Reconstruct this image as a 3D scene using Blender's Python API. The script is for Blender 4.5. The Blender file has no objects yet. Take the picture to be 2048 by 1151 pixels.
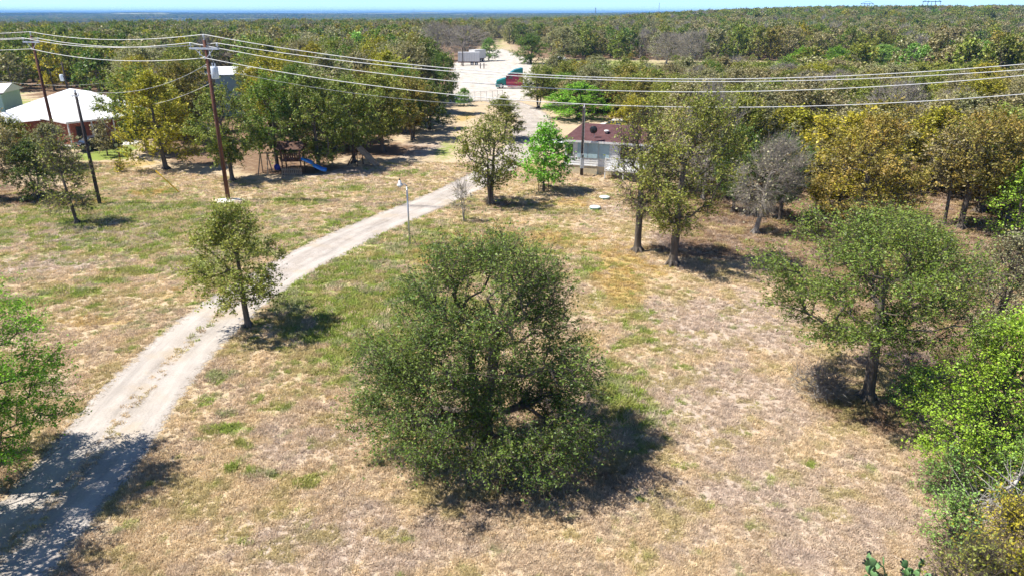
import bpy, math, random
import numpy as np
from mathutils import Vector, Matrix

random.seed(7)
RNG = np.random.default_rng(7)
SC = bpy.context.scene
COL = SC.collection

# ------------------------------------------------------------------ camera
CAM_H, F_PX, CX, CY = 14.0, 1400.0, 1024.0, 575.5
PITCH = math.atan((CY - 26.0) / F_PX)
cam_data = bpy.data.cameras.new('camera')
cam_data.sensor_width = 36.0
cam_data.lens = 36.0 * F_PX / 2048.0
cam_data.clip_start = 0.2
cam_data.clip_end = 40000.0
cam = bpy.data.objects.new('camera', cam_data)
cam.location = (0, 0, CAM_H)
cam.rotation_euler = (math.pi / 2 - PITCH, 0, 0)
COL.objects.link(cam)
SC.camera = cam

# ------------------------------------------------------------------ sky and sun
SUN_ELEV = math.radians(59)
SUN_AZ = math.radians(267)            # clockwise from +Y: the sun stands to the left
world = bpy.data.worlds.new('World')
SC.world = world
world.use_nodes = True
wn = world.node_tree.nodes
wl = world.node_tree.links
wn.clear()
sky = wn.new('ShaderNodeTexSky')
sky.sky_type = 'NISHITA'
sky.sun_disc = False
sky.sun_elevation = SUN_ELEV
sky.sun_rotation = SUN_AZ
sky.altitude = 100
sky.air_density = 0.36
sky.dust_density = 0.0
sky.ozone_density = 6.0
bg = wn.new('ShaderNodeBackground')
bg.inputs['Strength'].default_value = 0.15
wo = wn.new('ShaderNodeOutputWorld')
wl.new(sky.outputs[0], bg.inputs[0])
wl.new(bg.outputs[0], wo.inputs[0])

sun_data = bpy.data.lights.new('sun', 'SUN')
sun_data.energy = 5.0
sun_data.angle = math.radians(0.5)
sun_data.color = (1.0, 0.95, 0.86)
sun = bpy.data.objects.new('sun', sun_data)
to_sun = Vector((math.sin(SUN_AZ) * math.cos(SUN_ELEV), math.cos(SUN_AZ) * math.cos(SUN_ELEV), math.sin(SUN_ELEV)))
sun.rotation_euler = (-to_sun).to_track_quat('-Z', 'Y').to_euler()
sun.location = (-60, 0, 90)
COL.objects.link(sun)

SC.view_settings.view_transform = 'Standard'
SC.view_settings.look = 'None'
SC.view_settings.exposure = 0.66
SC.view_settings.gamma = 1.0
SC.view_settings.use_curve_mapping = False
SC.render.engine = 'CYCLES'
SC.cycles.use_denoising = True
SC.cycles.max_bounces = 5
SC.cycles.diffuse_bounces = 2
SC.cycles.transparent_max_bounces = 8
SC.cycles.use_adaptive_sampling = True
SC.cycles.adaptive_threshold = 0.025

# ------------------------------------------------------------------ pixel helpers (2048 x 1151 photograph)
CP, SP = math.cos(PITCH), math.sin(PITCH)


def ray(px, py):
    a, b = (px - CX) / F_PX, (CY - py) / F_PX
    return np.array([a, CP + b * SP, -SP + b * CP])


def ground(px, py, z=0.0):
    r = ray(px, py)
    t = (CAM_H - z) / -r[2]
    return r[0] * t, r[1] * t


def at_y(px, py, Y):
    r = ray(px, py)
    t = Y / r[1]
    return r[0] * t, Y, CAM_H + r[2] * t


def depth_of(Y, z):
    return Y * CP + (CAM_H - z) * SP


def project(X, Y, Z):
    d = Y * CP + (CAM_H - Z) * SP
    u = Y * SP - (CAM_H - Z) * CP
    return CX + F_PX * X / d, CY - F_PX * u / d


# ------------------------------------------------------------------ smooth numpy noise
_perm = np.random.default_rng(3).random((256, 256))


def vnoise(x, y):
    x = np.asarray(x, float); y = np.asarray(y, float)
    xi = np.floor(x).astype(int); yi = np.floor(y).astype(int)
    fx = x - xi; fy = y - yi
    fx = fx * fx * (3 - 2 * fx); fy = fy * fy * (3 - 2 * fy)
    g = lambda a, b: _perm[a & 255, b & 255]
    return (g(xi, yi) * (1 - fx) + g(xi + 1, yi) * fx) * (1 - fy) + (g(xi, yi + 1) * (1 - fx) + g(xi + 1, yi + 1) * fx) * fy


def fbm(x, y, o=4):
    s, a, n = 0, 0.5, 0
    for k in range(o):
        s = s + a * vnoise(x * 2 ** k + 17.3 * k, y * 2 ** k - 9.1 * k); n += a; a *= 0.5
    return s / n


def sst(a, b, x):
    t = np.clip((np.asarray(x, float) - a) / (b - a), 0, 1)
    return t * t * (3 - 2 * t)


def terrain(X, Y):
    X = np.asarray(X, float); Y = np.asarray(Y, float)
    r = np.hypot(X, Y)
    z = 0.10 * (fbm(X / 14, Y / 14, 2) - 0.5) * sst(0, 40, r + 20)
    az = X / np.maximum(Y, 1.0)
    right = sst(0.02, 0.42, az)
    left = 1 - sst(-0.15, 0.10, az)
    far = sst(220, 900, r)
    z = z + right * (far * 9.5 + sst(900, 2500, r) * 6)
    z = z - left * sst(430, 1000, r) * 15 - (1 - left) * (1 - right) * sst(500, 1200, r) * 6
    z = z + sst(200, 700, r) * 3.0 * (fbm(X / 180, Y / 180, 3) - 0.5)
    hills = sst(3200, 7000, r) * (1 - sst(11500, 14000, r))
    z = z + hills * (20 + 22 * (fbm(X / 2600 + 3, Y / 1900, 4) - 0.5) + 13 * (fbm(X / 420, Y / 420, 3) - 0.5)) * (0.72 + 0.5 * left)
    return z


def tz(x, y):
    return float(terrain(x, y))


# ------------------------------------------------------------------ mesh and object helpers
def mesh_from(name, V, Fq, mats=(), mat_idx=None, smooth=False, attrs=None):
    V = np.ascontiguousarray(V, dtype=np.float32).reshape(-1, 3)
    Fq = np.ascontiguousarray(Fq, dtype=np.int32)
    me = bpy.data.meshes.new(name)
    n, k = (len(Fq), Fq.shape[1]) if len(Fq) else (0, 4)
    me.vertices.add(len(V)); me.vertices.foreach_set('co', V.ravel())
    if n:
        me.loops.add(n * k); me.loops.foreach_set('vertex_index', Fq.ravel())
        me.polygons.add(n)
        me.polygons.foreach_set('loop_start', np.arange(0, n * k, k, dtype=np.int32))
        me.polygons.foreach_set('loop_total', np.full(n, k, dtype=np.int32))
        me.polygons.foreach_set('use_smooth', np.full(n, smooth, dtype=bool))
        if mat_idx is not None:
            me.polygons.foreach_set('material_index', np.asarray(mat_idx, dtype=np.int32))
    for m in mats:
        me.materials.append(m)
    if attrs:
        for an, (typ, dat) in attrs.items():
            a = me.attributes.new(an, typ, 'POINT')
            dat = np.ascontiguousarray(dat)
            key = {'FLOAT': 'value', 'INT': 'value', 'FLOAT_VECTOR': 'vector', 'FLOAT_COLOR': 'color'}[typ]
            a.data.foreach_set(key, dat.ravel())
    me.update(calc_edges=True)
    return me


def link(name, data, parent=None, loc=None, rot=None, scale=None):
    o = bpy.data.objects.new(name, data)
    COL.objects.link(o)
    if parent is not None:
        o.parent = parent
    if loc is not None: o.location = loc
    if rot is not None: o.rotation_euler = rot
    if scale is not None: o.scale = scale
    return o


def tag(o, label=None, cat=None, group=None, kind=None):
    if label: o['label'] = label
    if cat: o['category'] = cat
    if group: o['group'] = group
    if kind: o['kind'] = kind
    return o


def thing(name, label, cat, loc=(0, 0, 0), rz=0.0, group=None):
    o = link(name, None, None, loc, (0, 0, rz))
    o.empty_display_size = 0.3
    return tag(o, label, cat, group)


class MB:
    """collects boxes, tubes and other shapes into one mesh"""
    def __init__(s):
        s.v, s.f = [], []

    def add(s, vs, fs):
        b = len(s.v)
        s.v.extend([tuple(map(float, p)) for p in vs]); s.f.extend([[i + b for i in q] for q in fs])
        return s

    def box(s, x0, y0, z0, x1, y1, z1):
        vs = [(x, y, z) for z in (z0, z1) for y in (y0, y1) for x in (x0, x1)]
        return s.add(vs, [(0, 2, 3, 1), (4, 5, 7, 6), (0, 1, 5, 4), (2, 6, 7, 3), (0, 4, 6, 2), (1, 3, 7, 5)])

    def bar(s, a, b, w, h=None):
        h = h or w
        a, b = Vector(a), Vector(b)
        d = (b - a).normalized()
        up = Vector((0, 0, 1)) if abs(d.z) < 0.95 else Vector((1, 0, 0))
        sx = d.cross(up).normalized() * w / 2
        sy = sx.cross(d).normalized() * h / 2
        vs = [p + i * sx + j * sy for p in (a, b) for (i, j) in ((-1, -1), (1, -1), (1, 1), (-1, 1))]
        return s.add(vs, [(3, 2, 1, 0), (4, 5, 6, 7), (0, 1, 5, 4), (1, 2, 6, 5), (2, 3, 7, 6), (3, 0, 4, 7)])

    def tube(s, pts, rs, n=8, caps=True):
        pts = [Vector(p) for p in pts]
        if not hasattr(rs, '__len__'): rs = [rs] * len(pts)
        rings = []
        d = (pts[1] - pts[0]).normalized()
        ref = Vector((0, 0, 1)) if abs(d.z) < 0.9 else Vector((1, 0, 0))
        for i, p in enumerate(pts):
            d = (pts[min(i + 1, len(pts) - 1)] - pts[max(i - 1, 0)]).normalized()
            sx = d.cross(ref).normalized(); sy = d.cross(sx)
            rings.append([p + (sx * math.cos(2 * math.pi * k / n) + sy * math.sin(2 * math.pi * k / n)) * rs[i] for k in range(n)])
        vs = [q for r in rings for q in r]; fs = []
        for i in range(len(pts) - 1):
            for k in range(n):
                fs.append((i * n + k, i * n + (k + 1) % n, (i + 1) * n + (k + 1) % n, (i + 1) * n + k))
        if caps:
            fs.append(tuple(range(n))[::-1]); fs.append(tuple(range((len(pts) - 1) * n, len(pts) * n)))
        return s.add(vs, fs)

    def lathe(s, prof, n=16, c=(0, 0, 0), axis='z'):
        vs, fs = [], []
        for (r, h) in prof:
            for k in range(n):
                a = 2 * math.pi * k / n
                p = (r * math.cos(a), r * math.sin(a), h)
                if axis == 'y': p = (p[0], p[2], p[1])
                if axis == 'x': p = (p[2], p[0], p[1])
                vs.append((p[0] + c[0], p[1] + c[1], p[2] + c[2]))
        for i in range(len(prof) - 1):
            for k in range(n):
                fs.append((i * n + k, i * n + (k + 1) % n, (i + 1) * n + (k + 1) % n, (i + 1) * n + k))
        fs.append(tuple(range(n))[::-1]); fs.append(tuple(range((len(prof) - 1) * n, len(prof) * n)))
        return s.add(vs, fs)

    def prism(s, poly, y0, y1):
        """polygon in x,z extruded along y"""
        n = len(poly)
        vs = [(x, y0, z) for x, z in poly] + [(x, y1, z) for x, z in poly]
        fs = [tuple(range(n)), tuple(range(n, 2 * n))[::-1]] + [(i, i + n, (i + 1) % n + n, (i + 1) % n) for i in range(n)]
        return s.add(vs, fs)

    def build(s, name, mat, parent=None, loc=None, smooth=False, rz=None):
        me = bpy.data.meshes.new(name)
        me.from_pydata(s.v, [], s.f)
        me.materials.append(mat)
        if smooth:
            for p in me.polygons: p.use_smooth = len(p.vertices) == 4
        me.update()
        return link(name, me, parent, loc, (0, 0, rz) if rz is not None else None)


# ------------------------------------------------------------------ materials
def nodes_of(name):
    m = bpy.data.materials.new(name)
    m.use_nodes = True
    nt = m.node_tree
    nt.nodes.clear()
    out = nt.nodes.new('ShaderNodeOutputMaterial')
    return m, nt, out


def N(nt, typ, **kw):
    n = nt.nodes.new(typ)
    for k, v in kw.items():
        if k.startswith('i_'):
            n.inputs[k[2:].replace('_', ' ')].default_value = v
        else:
            setattr(n, k, v)
    return n


def noise(nt, vec, scale, detail=4.0, rough=0.55, dist=0.0):
    n = N(nt, 'ShaderNodeTexNoise')
    n.inputs['Scale'].default_value = scale; n.inputs['Detail'].default_value = detail
    n.inputs['Roughness'].default_value = rough; n.inputs['Distortion'].default_value = dist
    if vec is not None: nt.links.new(vec, n.inputs['Vector'])
    return n.outputs['Fac']


def ramp(nt, fac, stops):
    r = N(nt, 'ShaderNodeValToRGB')
    e = r.color_ramp.elements
    while len(e) < len(stops): e.new(0.5)
    for el, (p, c) in zip(e, stops):
        el.position = p
        el.color = (*c, 1) if hasattr(c, '__len__') else (c, c, c, 1)
    nt.links.new(fac, r.inputs[0])
    return r.outputs[0]


def mixc(nt, fac, a, b, mode='MIX'):
    m = N(nt, 'ShaderNodeMix', data_type='RGBA', blend_type=mode)
    for sock, v in ((m.inputs[0], fac), (m.inputs[6], a), (m.inputs[7], b)):
        if isinstance(v, (int, float)): sock.default_value = v
        elif isinstance(v, tuple): sock.default_value = (*v, 1)
        else: nt.links.new(v, sock)
    return m.outputs[2]


def mth(nt, op, a, b=None, clamp=False):
    m = N(nt, 'ShaderNodeMath', operation=op, use_clamp=clamp)
    for i, v in enumerate((a, b)):
        if v is None: continue
        if isinstance(v, (int, float)): m.inputs[i].default_value = v
        else: nt.links.new(v, m.inputs[i])
    return m.outputs[0]


def maprange(nt, v, a, b, c=0.0, d=1.0):
    m = N(nt, 'ShaderNodeMapRange', interpolation_type='SMOOTHSTEP')
    nt.links.new(v, m.inputs[0])
    for i, x in enumerate((a, b, c, d)): m.inputs[i + 1].default_value = x
    return m.outputs[0]


def simple(name, col, rough=0.6, metal=0.0, var=0.15, scale=3.0, bump=0.0, dirt=None, bscale=None, spec=0.4, stretch=(1, 1, 1)):
    """plain surface with uneven tone and fine relief"""
    m, nt, out = nodes_of(name)
    p = N(nt, 'ShaderNodeBsdfPrincipled')
    p.inputs['Roughness'].default_value = rough; p.inputs['Metallic'].default_value = metal
    p.inputs['Specular IOR Level'].default_value = spec
    tc = N(nt, 'ShaderNodeTexCoord')
    mp = N(nt, 'ShaderNodeMapping'); mp.inputs['Scale'].default_value = stretch
    nt.links.new(tc.outputs['Object'], mp.inputs[0])
    v = mp.outputs[0]
    n1 = noise(nt, v, scale, 5, 0.6)
    lo = tuple(max(0, c * (1 - var)) for c in col); hi = tuple(min(1, c * (1 + var)) for c in col)
    c = ramp(nt, n1, [(0.3, lo), (0.7, hi)])
    if dirt:
        n2 = noise(nt, v, scale * 0.37, 6, 0.65)
        c = mixc(nt, maprange(nt, n2, 0.52, 0.72), c, dirt)
    nt.links.new(c, p.inputs['Base Color'])
    if bump:
        b = N(nt, 'ShaderNodeBump'); b.inputs['Strength'].default_value = bump; b.inputs['Distance'].default_value = 0.02
        nt.links.new(noise(nt, v, bscale or scale * 6, 3), b.inputs['Height'])
        nt.links.new(b.outputs[0], p.inputs['Normal'])
    nt.links.new(p.outputs[0], out.inputs[0])
    return m


def foliage_material():
    m, nt, out = nodes_of('foliage')
    at = N(nt, 'ShaderNodeAttribute', attribute_type='INSTANCER', attribute_name='tint')
    ac = N(nt, 'ShaderNodeAttribute', attribute_type='INSTANCER', attribute_name='accent')
    geo = N(nt, 'ShaderNodeNewGeometry')
    tc = N(nt, 'ShaderNodeTexCoord')
    n1 = noise(nt, tc.outputs['Object'], 0.75, 3, 0.6)
    clump = maprange(nt, n1, 0.42, 0.66)
    rnd = geo.outputs['Random Per Island']
    w = mth(nt, 'ADD', mth(nt, 'MULTIPLY', clump, 0.75), mth(nt, 'MULTIPLY', rnd, 0.4), clamp=True)
    c = mixc(nt, w, at.outputs['Color'], ac.outputs['Color'])
    # single leaves differ in age and tone
    wn2 = N(nt, 'ShaderNodeTexWhiteNoise', noise_dimensions='1D')
    nt.links.new(rnd, wn2.inputs['W'])
    wn3 = N(nt, 'ShaderNodeTexWhiteNoise', noise_dimensions='1D')
    nt.links.new(mth(nt, 'ADD', rnd, 3.7), wn3.inputs['W'])
    c = mixc(nt, mth(nt, 'GREATER_THAN', wn3.outputs['Value'], 0.96), c, (0.34, 0.235, 0.105))
    val = mth(nt, 'ADD', mth(nt, 'MULTIPLY', wn2.outputs['Value'], 0.9), 0.55)
    hsv = N(nt, 'ShaderNodeHueSaturation')
    nt.links.new(c, hsv.inputs['Color']); nt.links.new(val, hsv.inputs['Value'])
    hsv.inputs['Saturation'].default_value = 1.0
    dif = N(nt, 'ShaderNodeBsdfDiffuse'); tr = N(nt, 'ShaderNodeBsdfTranslucent'); gl = N(nt, 'ShaderNodeBsdfGlossy')
    nt.links.new(hsv.outputs[0], dif.inputs[0])
    tcol = mixc(nt, 1.0, hsv.outputs[0], (0.98, 1.12, 0.5), 'MULTIPLY')
    nt.links.new(tcol, tr.inputs[0])
    gl.inputs['Roughness'].default_value = 0.45
    gl.inputs[0].default_value = (0.9, 0.95, 1, 1)
    m1 = N(nt, 'ShaderNodeMixShader'); m1.inputs[0].default_value = 0.25
    nt.links.new(dif.outputs[0], m1.inputs[1]); nt.links.new(tr.outputs[0], m1.inputs[2])
    m2 = N(nt, 'ShaderNodeMixShader'); m2.inputs[0].default_value = 0.022
    nt.links.new(m1.outputs[0], m2.inputs[1]); nt.links.new(gl.outputs[0], m2.inputs[2])
    nt.links.new(m2.outputs[0], out.inputs[0])
    return m


def grass_material():
    m, nt, out = nodes_of('grass_blades')
    at = N(nt, 'ShaderNodeAttribute', attribute_type='INSTANCER', attribute_name='tint')
    geo = N(nt, 'ShaderNodeNewGeometry')
    val = mth(nt, 'ADD', mth(nt, 'MULTIPLY', geo.outputs['Random Per Island'], 0.5), 0.75)
    hsv = N(nt, 'ShaderNodeHueSaturation')
    nt.links.new(at.outputs['Color'], hsv.inputs['Color']); nt.links.new(val, hsv.inputs['Value'])
    dif = N(nt, 'ShaderNodeBsdfDiffuse'); tr = N(nt, 'ShaderNodeBsdfTranslucent')
    nt.links.new(hsv.outputs[0], dif.inputs[0]); nt.links.new(hsv.outputs[0], tr.inputs[0])
    m1 = N(nt, 'ShaderNodeMixShader'); m1.inputs[0].default_value = 0.35
    nt.links.new(dif.outputs[0], m1.inputs[1]); nt.links.new(tr.outputs[0], m1.inputs[2])
    nt.links.new(m1.outputs[0], out.inputs[0])
    return m


# dry lawn palette, shared by the ground sheet and the tufts standing on it
TAN_A, TAN_B = (0.605, 0.478, 0.312), (0.545, 0.425, 0.285)
GREY = (0.53, 0.430, 0.348)
GREEN = (0.265, 0.325, 0.075)
GOLD = (0.50, 0.365, 0.150)
LITTER = (0.235, 0.150, 0.095)


def ground_material():
    m, nt, out = nodes_of('dry_lawn')
    tc = N(nt, 'ShaderNodeTexCoord'); P = tc.outputs['Object']
    cov = N(nt, 'ShaderNodeAttribute', attribute_name='cover')
    cv2 = N(nt, 'ShaderNodeAttribute', attribute_name='cover2')
    sep = N(nt, 'ShaderNodeSeparateColor'); nt.links.new(cov.outputs['Color'], sep.inputs[0])
    sep2 = N(nt, 'ShaderNodeSeparateColor'); nt.links.new(cv2.outputs['Color'], sep2.inputs[0])
    mid = noise(nt, P, 0.55, 6, 0.62, 0.3)
    mid2 = noise(nt, P, 1.7, 5, 0.6, 0.4)
    fine = noise(nt, P, 9.0, 4, 0.7)
    fine2 = noise(nt, P, 24.0, 3, 0.7)
    base = mixc(nt, maprange(nt, mid, 0.38, 0.62), TAN_A, TAN_B)
    base = mixc(nt, mth(nt, 'MULTIPLY', maprange(nt, mid2, 0.5, 0.7), 0.5), base, GREY)

    def lay(c, w, col, amp=0.9, lo=0.28, hi=0.66):
        s = mth(nt, 'ADD', w, mth(nt, 'MULTIPLY', mth(nt, 'SUBTRACT', mid2, 0.5), amp))
        s = mth(nt, 'MULTIPLY', maprange(nt, s, lo, hi), mth(nt, 'MINIMUM', mth(nt, 'MULTIPLY', w, 3.0), 1.0))
        return mixc(nt, s, c, col)
    wee = noise(nt, P, 1.1, 4, 0.6, 0.5)
    base = mixc(nt, mth(nt, 'MULTIPLY', maprange(nt, wee, 0.56, 0.70), 0.55), base, (0.36, 0.31, 0.13))
    base = mixc(nt, mth(nt, 'MULTIPLY', maprange(nt, wee, 0.44, 0.32), 0.35), base, (0.46, 0.385, 0.33))
    base = lay(base, sep.outputs[2], GREY)
    base = lay(base, sep.outputs[1], GOLD)
    base = lay(base, sep.outputs[0], GREEN, 1.2)
    base = lay(base, cov.outputs['Alpha'], LITTER, 0.7)
    # wheel ruts and pale scuffed earth
    base = mixc(nt, mth(nt, 'MULTIPLY', sep2.outputs[0], maprange(nt, mid2, 0.3, 0.6)), base, (0.56, 0.46, 0.34))
    # far country: dark wood and open fields
    fn = noise(nt, P, 0.0016, 6, 0.62)
    fn2 = noise(nt, P, 0.012, 4, 0.6)
    farc = mixc(nt, maprange(nt, fn, 0.53, 0.57), (0.030, 0.042, 0.020), (0.40, 0.38, 0.20))
    farc = mixc(nt, maprange(nt, fn2, 0.50, 0.62), farc, (0.018, 0.028, 0.016))
    base = mixc(nt, sep2.outputs[1], base, farc)
    # speckle of stems, thatch and soil between
    sp = ramp(nt, fine, [(0.30, 0.62), (0.5, 0.94), (0.72, 1.10)])
    base = mixc(nt, mth(nt, 'SUBTRACT', 0.85, sep2.outputs[1], clamp=True), base, mixc(nt, 1.0, base, sp, 'MULTIPLY'))
    sp2 = ramp(nt, fine2, [(0.35, 0.78), (0.65, 1.10)])
    base = mixc(nt, mth(nt, 'SUBTRACT', 0.7, sep2.outputs[1], clamp=True), base, mixc(nt, 1.0, base, sp2, 'MULTIPLY'))
    p = N(nt, 'ShaderNodeBsdfPrincipled'); p.inputs['Roughness'].default_value = 0.95
    p.inputs['Specular IOR Level'].default_value = 0.1
    nt.links.new(base, p.inputs['Base Color'])
    b = N(nt, 'ShaderNodeBump'); b.inputs['Strength'].default_value = 0.7; b.inputs['Distance'].default_value = 0.05
    nt.links.new(mth(nt, 'ADD', fine, mth(nt, 'MULTIPLY', mid2, 0.8)), b.inputs['Height'])
    nt.links.new(b.outputs[0], p.inputs['Normal'])
    nt.links.new(p.outputs[0], out.inputs[0])
    return m


def gravel_material(name, colA, colB, edge=True):
    """crushed limestone; 'across' runs 0..1 over the width, grass shows where the stone is worn thin"""
    m, nt, out = nodes_of(name)
    tc = N(nt, 'ShaderNodeTexCoord'); P = tc.outputs['Object']
    n1 = noise(nt, P, 0.8, 5, 0.6); n2 = noise(nt, P, 14.0, 4, 0.7); n3 = noise(nt, P, 2.6, 5, 0.65)
    c = mixc(nt, maprange(nt, n1, 0.35, 0.65), colA, colB)
    sp = ramp(nt, n2, [(0.3, 0.7), (0.5, 1.0), (0.7, 1.25)])
    c = mixc(nt, 0.8, c, mixc(nt, 1.0, c, sp, 'MULTIPLY'))
    p = N(nt, 'ShaderNodeBsdfPrincipled'); p.inputs['Roughness'].default_value = 0.95
    p.inputs['Specular IOR Level'].default_value = 0.15
    b = N(nt, 'ShaderNodeBump'); b.inputs['Strength'].default_value = 0.5; b.inputs['Distance'].default_value = 0.04
    nt.links.new(n2, b.inputs['Height']); nt.links.new(b.outputs[0], p.inputs['Normal'])
    if edge:
        ea = N(nt, 'ShaderNodeAttribute', attribute_name='edge')      # 0 at the rim, 1 well inside
        ru = N(nt, 'ShaderNodeAttribute', attribute_name='rut')       # 1 in the wheel tracks
        c = mixc(nt, mth(nt, 'MULTIPLY', ru.outputs['Fac'], 0.55), c, tuple(min(1, x * 1.12) for x in colA))
        al = N(nt, 'ShaderNodeAttribute', attribute_name='along')      # metres across, metres along
        st = noise(nt, al.outputs['Vector'], 2.2, 5, 0.65)
        c = mixc(nt, 0.9, c, mixc(nt, 1.0, c, ramp(nt, st, [(0.3, 0.74), (0.5, 1.0), (0.68, 1.16)]), 'MULTIPLY'))
        c = mixc(nt, mth(nt, 'MULTIPLY', maprange(nt, noise(nt, P, 0.45, 5, 0.6), 0.52, 0.68), 0.5), c, (0.47, 0.375, 0.26))
        nt.links.new(c, p.inputs['Base Color'])
        s = mth(nt, 'ADD', ea.outputs['Fac'], mth(nt, 'MULTIPLY', mth(nt, 'SUBTRACT', n3, 0.5), 1.5))
        s = mth(nt, 'ADD', s, mth(nt, 'MULTIPLY', mth(nt, 'SUBTRACT', n2, 0.5), 0.7))
        a = maprange(nt, s, 0.26, 0.58)
        t = N(nt, 'ShaderNodeBsdfTransparent'); mx = N(nt, 'ShaderNodeMixShader')
        nt.links.new(a, mx.inputs[0]); nt.links.new(t.outputs[0], mx.inputs[1]); nt.links.new(p.outputs[0], mx.inputs[2])
        nt.links.new(mx.outputs[0], out.inputs[0])
    else:
        nt.links.new(c, p.inputs['Base Color'])
        nt.links.new(p.outputs[0], out.inputs[0])
    return m


M = {}
M['leaf'] = foliage_material()
M['blade'] = grass_material()
M['bark'] = simple('bark', (0.145, 0.122, 0.100), 0.95, var=0.45, scale=4, bump=0.8, bscale=22, spec=0.1, stretch=(1, 1, 0.25))
M['grey_bark'] = simple('grey_bark', (0.33, 0.295, 0.255), 0.95, var=0.3, scale=4, bump=0.4, spec=0.1)
M['dead_wood'] = simple('dead_wood', (0.50, 0.47, 0.43), 0.95, var=0.25, scale=3, bump=0.4, spec=0.1)
M['ground'] = ground_material()
M['gravel'] = gravel_material('drive_gravel', (0.47, 0.425, 0.385), (0.385, 0.338, 0.295))
M['caliche'] = gravel_material('yard_caliche', (0.60, 0.56, 0.51), (0.47, 0.425, 0.375))
M['creosote'] = simple('pole_wood', (0.135, 0.062, 0.043), 0.85, var=0.35, scale=2, bump=0.4, spec=0.2, stretch=(3, 3, 0.3))
M['dark_pole'] = simple('dark_pole_wood', (0.055, 0.045, 0.042), 0.85, var=0.3, scale=2, bump=0.4, spec=0.2, stretch=(3, 3, 0.3))
M['galv'] = simple('galvanised_steel', (0.55, 0.57, 0.59), 0.42, 0.7, 0.12)
M['conductor'] = simple('weathered_aluminium', (0.80, 0.80, 0.78), 0.6, 0.0, 0.1)
M['insul'] = simple('grey_porcelain', (0.62, 0.66, 0.70), 0.3, 0.0, 0.1)
M['tank'] = simple('transformer_paint', (0.62, 0.68, 0.74), 0.45, 0.0, 0.1)
M['white'] = simple('white_siding', (0.83, 0.83, 0.82), 0.55, var=0.04, dirt=(0.74, 0.73, 0.70))
M['white_metal_roof'] = simple('white_metal_roof', (0.86, 0.86, 0.86), 0.4, 0.0, 0.03, scale=1)
M['maroon_shingle'] = simple('maroon_shingle', (0.130, 0.066, 0.068), 0.9, var=0.22, scale=3, bump=0.5, spec=0.15, dirt=(0.165, 0.088, 0.086))
M['beige'] = simple('beige_skirting', (0.62, 0.53, 0.36), 0.8, var=0.12, scale=2, dirt=(0.50, 0.42, 0.28))
M['brick'] = simple('red_brick', (0.30, 0.10, 0.065), 0.9, var=0.3, scale=4, bump=0.4, spec=0.15)
M['tealwall'] = simple('pale_blue_wall', (0.40, 0.55, 0.60), 0.6, var=0.06)
M['glass'] = simple('window_glass', (0.035, 0.045, 0.055), 0.08, var=0.1, spec=0.8)
M['black'] = simple('black_paint', (0.022, 0.022, 0.025), 0.35, var=0.2)
M['rubber'] = simple('rubber', (0.025, 0.024, 0.024), 0.85, var=0.2)
M['blue_plastic'] = simple('blue_plastic', (0.010, 0.21, 0.72), 0.3, var=0.08)
M['navy_plastic'] = simple('navy_plastic', (0.015, 0.04, 0.33), 0.35, var=0.08)
M['cedar'] = simple('cedar_timber', (0.115, 0.060, 0.040), 0.85, var=0.3, scale=4, bump=0.3, stretch=(1, 1, 0.3))  # darkened so the colour carries the oaks' shade over the playset
M['timber'] = simple('weathered_timber', (0.38, 0.29, 0.20), 0.9, var=0.25, scale=4, bump=0.3)
M['teal'] = simple('teal_truck_paint', (0.012, 0.22, 0.20), 0.25, var=0.06)
M['maroon'] = simple('maroon_truck_paint', (0.33, 0.025, 0.075), 0.25, var=0.06)
M['pink'] = simple('rose_truck_paint', (0.62, 0.12, 0.16), 0.3, var=0.06)
M['alu'] = simple('polished_aluminium', (0.78, 0.79, 0.80), 0.28, 0.6, 0.06)
M['whitepaint'] = simple('white_paint', (0.78, 0.78, 0.77), 0.35, var=0.04, dirt=(0.70, 0.69, 0.67))
M['orange'] = simple('faded_red_paint', (0.62, 0.12, 0.06), 0.5, var=0.15)
M['silver'] = simple('silver_paint', (0.50, 0.51, 0.53), 0.3, 0.3, 0.06)
M['rust'] = simple('rusty_steel', (0.16, 0.07, 0.045), 0.9, var=0.4, scale=3)
M['concrete'] = simple('pale_concrete', (0.62, 0.60, 0.56), 0.9, var=0.1, scale=1.5, bump=0.2)
M['lidgreen'] = simple('green_plastic_lid', (0.10, 0.33, 0.25), 0.5, var=0.15)
M['lidpale'] = simple('pale_plastic_lid', (0.62, 0.72, 0.66), 0.5, var=0.1)
M['yellow'] = simple('yellow_plastic', (0.72, 0.46, 0.02), 0.5, var=0.1)
M['cactus'] = simple('cactus_skin', (0.14, 0.27, 0.10), 0.6, var=0.25, scale=9, dirt=(0.22, 0.32, 0.11))
M['fruit'] = simple('dark_cactus_fruit', (0.022, 0.022, 0.02), 0.6, var=0.3)
M['caliche_pile'] = simple('caliche_mound', (0.72, 0.69, 0.63), 0.95, var=0.15, scale=5, bump=0.8, bscale=16)
M['steel_far'] = simple('grey_lattice_steel', (0.30, 0.32, 0.34), 0.6, 0.3, 0.1)
#@@END_HEAD

# ------------------------------------------------------------------ ground sheet
def axis(dense0, dense1, step, far0, far1, grow):
    mid = list(np.arange(dense0, dense1 + 1e-6, step))
    up, s, x = [], step, dense1
    while x < far1:
        s *= grow; x += s; up.append(x)
    dn, s, x = [], step, dense0
    while x > far0:
        s *= grow; x -= s; dn.append(x)
    return np.array(dn[::-1] + mid + up)


GX = axis(-42, 42, 0.45, -15000, 15000, 1.075)
GY = axis(9, 82, 0.45, -120, 15000, 1.06)


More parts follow.
